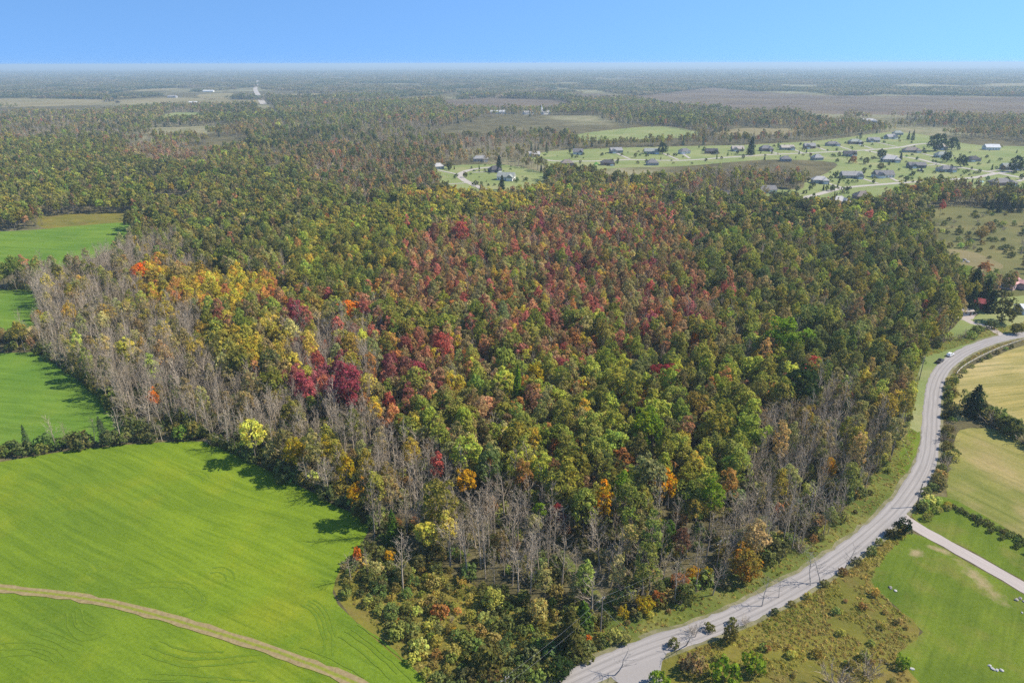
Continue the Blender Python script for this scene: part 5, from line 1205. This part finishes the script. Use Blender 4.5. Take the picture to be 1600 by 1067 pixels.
P5 = pole(1436, 594, 11.5, 1.4, 'power pole alone on the mown verge near the parked vehicles')
P6 = pole(1432, 792, 8.6, 1.2, 'short power pole across the road by the driveway', False)
M_WIRE_L = []
def wire(a, b, dz, sag, label):
    pts = []
    for i in range(15):
        f = i / 14; p = a.lerp(b, f); pts.append((p.x, p.y, p.z + dz - sag * 4 * f * (1 - f)))
    o = MB().tube(pts, 0.014, 4, False).obj('power_line', M_WIRE); tag(o, label, 'power line', 'power line spans'); return o
spans = [(P0, P1, 'first and second poles by the thicket'), (P1, P2, 'woodland track pole and the pole by the yellow bush'), (P2, P3, 'yellow bush pole and the brush pole'), (P3, P4, 'brush pole and the green verge pole'), (P4, P5, 'green verge pole and the mown verge pole')]
for a, b, nm in spans:
    wire(a, b, 0.24, 0.8, 'upper thin wire between the ' + nm); wire(a, b, -2.0, 1.0, 'lower thin cable between the ' + nm)
wire(P4, P6, -0.3, 0.8, 'thin service wire crossing the gravel road')
# guy wire of the pole at the woodland track
gx0, gy0 = G(978, 985); o = MB().tube([(P1.x, P1.y, 8.4), (gx0, gy0, 0)], 0.022, 4, False).obj('guy_wire', M_WIRE); tag(o, 'slanting guy wire of the pole at the woodland track', 'guy wire')

# rail fence of the upper hay field
M_RAIL = plain('fence_wood', (0.42, 0.38, 0.30), 0.9, 0.1)
q = spline([G(u, v) for u, v in [(1494, 586), (1500, 578), (1511, 570), (1527, 561), (1550, 550), (1575, 540), (1600, 532), (1640, 522)]], 3.2)
fr = bpy.data.objects.new('rail_fence', None); COL.objects.link(fr); fr.location = (q[0][0], q[0][1], 0); tag(fr, 'pale wooden rail fence along the upper hay field', 'fence')
pm = MB().box(-0.09, -0.09, -0.2, 0.09, 0.09, 1.25).mesh('post', M_RAIL)
for i, p in enumerate(q):
    link('post', pm, fr, (p[0] - q[0][0], p[1] - q[0][1], 0))
    if i:
        a, b = q[i - 1] - q[0], p - q[0]
        for z in (0.5, 0.95): MB().tube([(a[0], a[1], z), (b[0], b[1], z + 0.04)], 0.09, 5).obj('rail', M_RAIL, fr)

# parked vehicles
M_TYRE = plain('tyre_rubber', (0.02, 0.02, 0.02), 0.9, 0.2); M_RIM = plain('rim_metal', (0.4, 0.4, 0.42), 0.35, 0.5); M_LAMP = plain('lamp_glass', (0.6, 0.6, 0.58), 0.2, 0.5); M_TAIL = plain('tail_glass', (0.35, 0.02, 0.02), 0.3, 0.5)
def prism(prof, w, taper=0.0):
    """side profile (x, z) extruded across the car"""
    n = len(prof); v = [(x, -w / 2 + taper * max(0, z - 0.9), z) for x, z in prof] + [(x, w / 2 - taper * max(0, z - 0.9), z) for x, z in prof]
    f = [tuple(range(n)), tuple(n + i for i in reversed(range(n)))] + [(i, i + n, (i + 1) % n + n, (i + 1) % n) for i in range(n)]
    return MB().poly(v, f)
def car(px, py, ahead, col, label, pickup=False):
    x, y = G(px, py); u2, v2 = ahead; x2, y2 = G(u2, v2); yaw = math.atan2(y2 - y, x2 - x)
    r = bpy.data.objects.new('parked_truck' if pickup else 'parked_car', None); COL.objects.link(r); r.location = (x, y, 0.07); r.rotation_euler = (0, 0, yaw)
    tag(r, label, 'truck' if pickup else 'car', 'vehicles parked on the verge')
    pm = NT('car_paint'); paint = pm.surf(col, 0.25, 0.5)
    L = 5.4 if pickup else 4.6
    if pickup: low = [(-L / 2, 0.45), (L / 2, 0.45), (L / 2 + 0.05, 0.8), (L / 2 - 0.15, 1.08), (1.1, 1.15), (-L / 2, 1.15)]; cab = [(1.15, 1.14), (0.55, 1.82), (-0.75, 1.86), (-1.0, 1.14)]
    else: low = [(-L / 2, 0.42), (L / 2, 0.42), (L / 2 + 0.05, 0.72), (L / 2 - 0.2, 0.98), (1.0, 1.05), (-L / 2 + 0.1, 1.05), (-L / 2 - 0.03, 0.8)]; cab = [(1.05, 1.04), (0.4, 1.62), (-1.5, 1.66), (-2.1, 1.04)]
    body = prism(low, 1.86).obj('body', paint, r, bevel=0.06)
    prism(cab, 1.72, 0.25).obj('cabin', paint, r, bevel=0.05)
    inner = [(a * 0.93 + (0.0), 1.12 + (z - 1.1) * 0.78) for a, z in cab]
    prism(inner, 1.78, 0.25).obj('side_windows', M_GLASS, r)
    f0, f1 = cab[0], cab[1]
    MB().poly([(f0[0] + 0.06, -0.72, f0[1] + 0.06), (f0[0] + 0.06, 0.72, f0[1] + 0.06), (f1[0] + 0.08, 0.58, f1[1] - 0.08), (f1[0] + 0.08, -0.58, f1[1] - 0.08), (f0[0] - 0.1, 0, f0[1])], [(0, 1, 2, 3), (0, 4, 1), (1, 4, 2), (2, 4, 3), (3, 4, 0)]).obj('windscreen', M_GLASS, r)
    if pickup: MB().box(-2.55, -0.75, 1.151, -1.15, 0.75, 1.17).obj('bed', M_TYRE, r)
    for sx in (1.45, -1.4):
        for sy in (-0.86, 0.86):
            w = MB().tube([(sx, sy - 0.11, 0.34), (sx, sy + 0.11, 0.34)], 0.35, 14).obj('wheel', M_TYRE, r); MB().tube([(sx, sy - 0.12, 0.34), (sx, sy + 0.12, 0.34)], 0.2, 10).obj('rim', M_RIM, w)
    for sy in (-0.65, 0.65):
        MB().box(L / 2 - 0.1, sy - 0.2, 0.68, L / 2 + 0.06, sy + 0.2, 0.84).obj('headlight', M_LAMP, r); MB().box(-L / 2 - 0.05, sy - 0.15, 0.75, -L / 2 + 0.05, sy + 0.15, 0.95).obj('tail_light', M_TAIL, r)
    return r
car(1468, 566, (1490, 552), (0.03, 0.033, 0.038), 'dark pickup truck parked on the grass verge of the bend', True)
car(1484, 556, (1505, 545), (0.75, 0.75, 0.74), 'white car parked in front of the dark pickup on the verge')
o_ = car(1590, 297, (1610, 291), (0.7, 0.7, 0.7), 'white vehicle parked beside the big brick house'); o_['group'] = 'vehicles at the houses'

# boulders and heaps
M_ROCK = plain('rock', (0.24, 0.22, 0.19), 0.95, 0.1, 0.3, 1.2); M_ROCKW = plain('pale_rock', (0.36, 0.345, 0.32), 0.95, 0.1, 0.2, 1.2)
def rock(px, py, s, mat, label, group=None, sq=(1.4, 1.0, 0.6)):
    bm = bmesh.new(); bmesh.ops.create_icosphere(bm, subdivisions=2, radius=1.0); g = np.random.default_rng(int(px * 7 + py))
    pl = unit(g.normal(size=(7, 3))); ds = g.uniform(0.55, 0.85, 7)
    for v in bm.verts:
        c = np.array(v.co)
        for n_, d_ in zip(pl, ds):
            e = c @ n_
            if e > d_: c = c - n_ * (e - d_) * 0.9
        v.co = c * np.array(sq)
    me = bpy.data.meshes.new('boulder'); bm.to_mesh(me); bm.free(); me.materials.append(mat)
    s *= 0.72; x, y = G(px, py); o = link('boulder', me, None, (x, y, s * sq[2] * 0.5), g.uniform(0, 6), (s, s, s)); tag(o, label, 'boulder', group); return o
rock(1391, 918, 0.75, M_ROCK, 'larger grey boulder of the pair on the lawn near the meadow edge'); rock(1399, 923, 0.6, M_ROCKW, 'paler boulder of the pair on the lawn near the meadow edge')
for i, (u, v) in enumerate([(1546, 1040), (1551, 1045), (1558, 1047), (1564, 1047)]): rock(u, v, 0.5 + 0.1 * (i % 2), M_ROCKW, 'pale stone edging the little spruce bed on the lawn', 'stones round the little lawn spruce')
rock(1425, 1045, 0.6, M_ROCKW, 'white stone at the rough edge of the mown lawn')
for i, (u, v) in enumerate([(1588, 937), (1594, 935), (1600, 940)]): rock(u, v, 0.7 - 0.1 * i, M_ROCK, 'brown stone of the heap beside the driveway', 'stone heap by the driveway')
rock(1597, 957, 0.4, M_ROCKW, 'single white stone on the lawn below the driveway heap')
for i, (u, v) in enumerate([(1492, 408), (1498, 406), (1503, 409), (1507, 407), (1512, 410)]): rock(u, v, 2.0 - 0.25 * (i % 3), M_ROCK if i % 2 else M_ROCKW, 'rock of the stone pile in the pale pasture', 'stone pile in the pale pasture')
rock(1416, 819, 0.5, M_ROCKW, 'pale stone under the dark bushy evergreen at the driveway mouth')
rock(1372, 735, 0.35, M_ROCKW, 'small white stone among orange bushes on the bank')
# ------------------------------------------------------------------ the hazy air
t = NT('haze_air'); pv = t.n.new('ShaderNodeVolumePrincipled'); pv.inputs['Color'].default_value = (0.58, 0.77, 0.90, 1); pv.inputs['Density'].default_value = 1.1e-4; pv.inputs['Anisotropy'].default_value = 0.1
t.l.new(pv.outputs[0], t.out.inputs['Volume'])
hz = MB().box(-95000, -31000, -1.0, 95000, 57000, 134.0).obj('haze', t.m); tag(hz, 'thin blue haze lying over the plain', 'haze', kind='stuff')
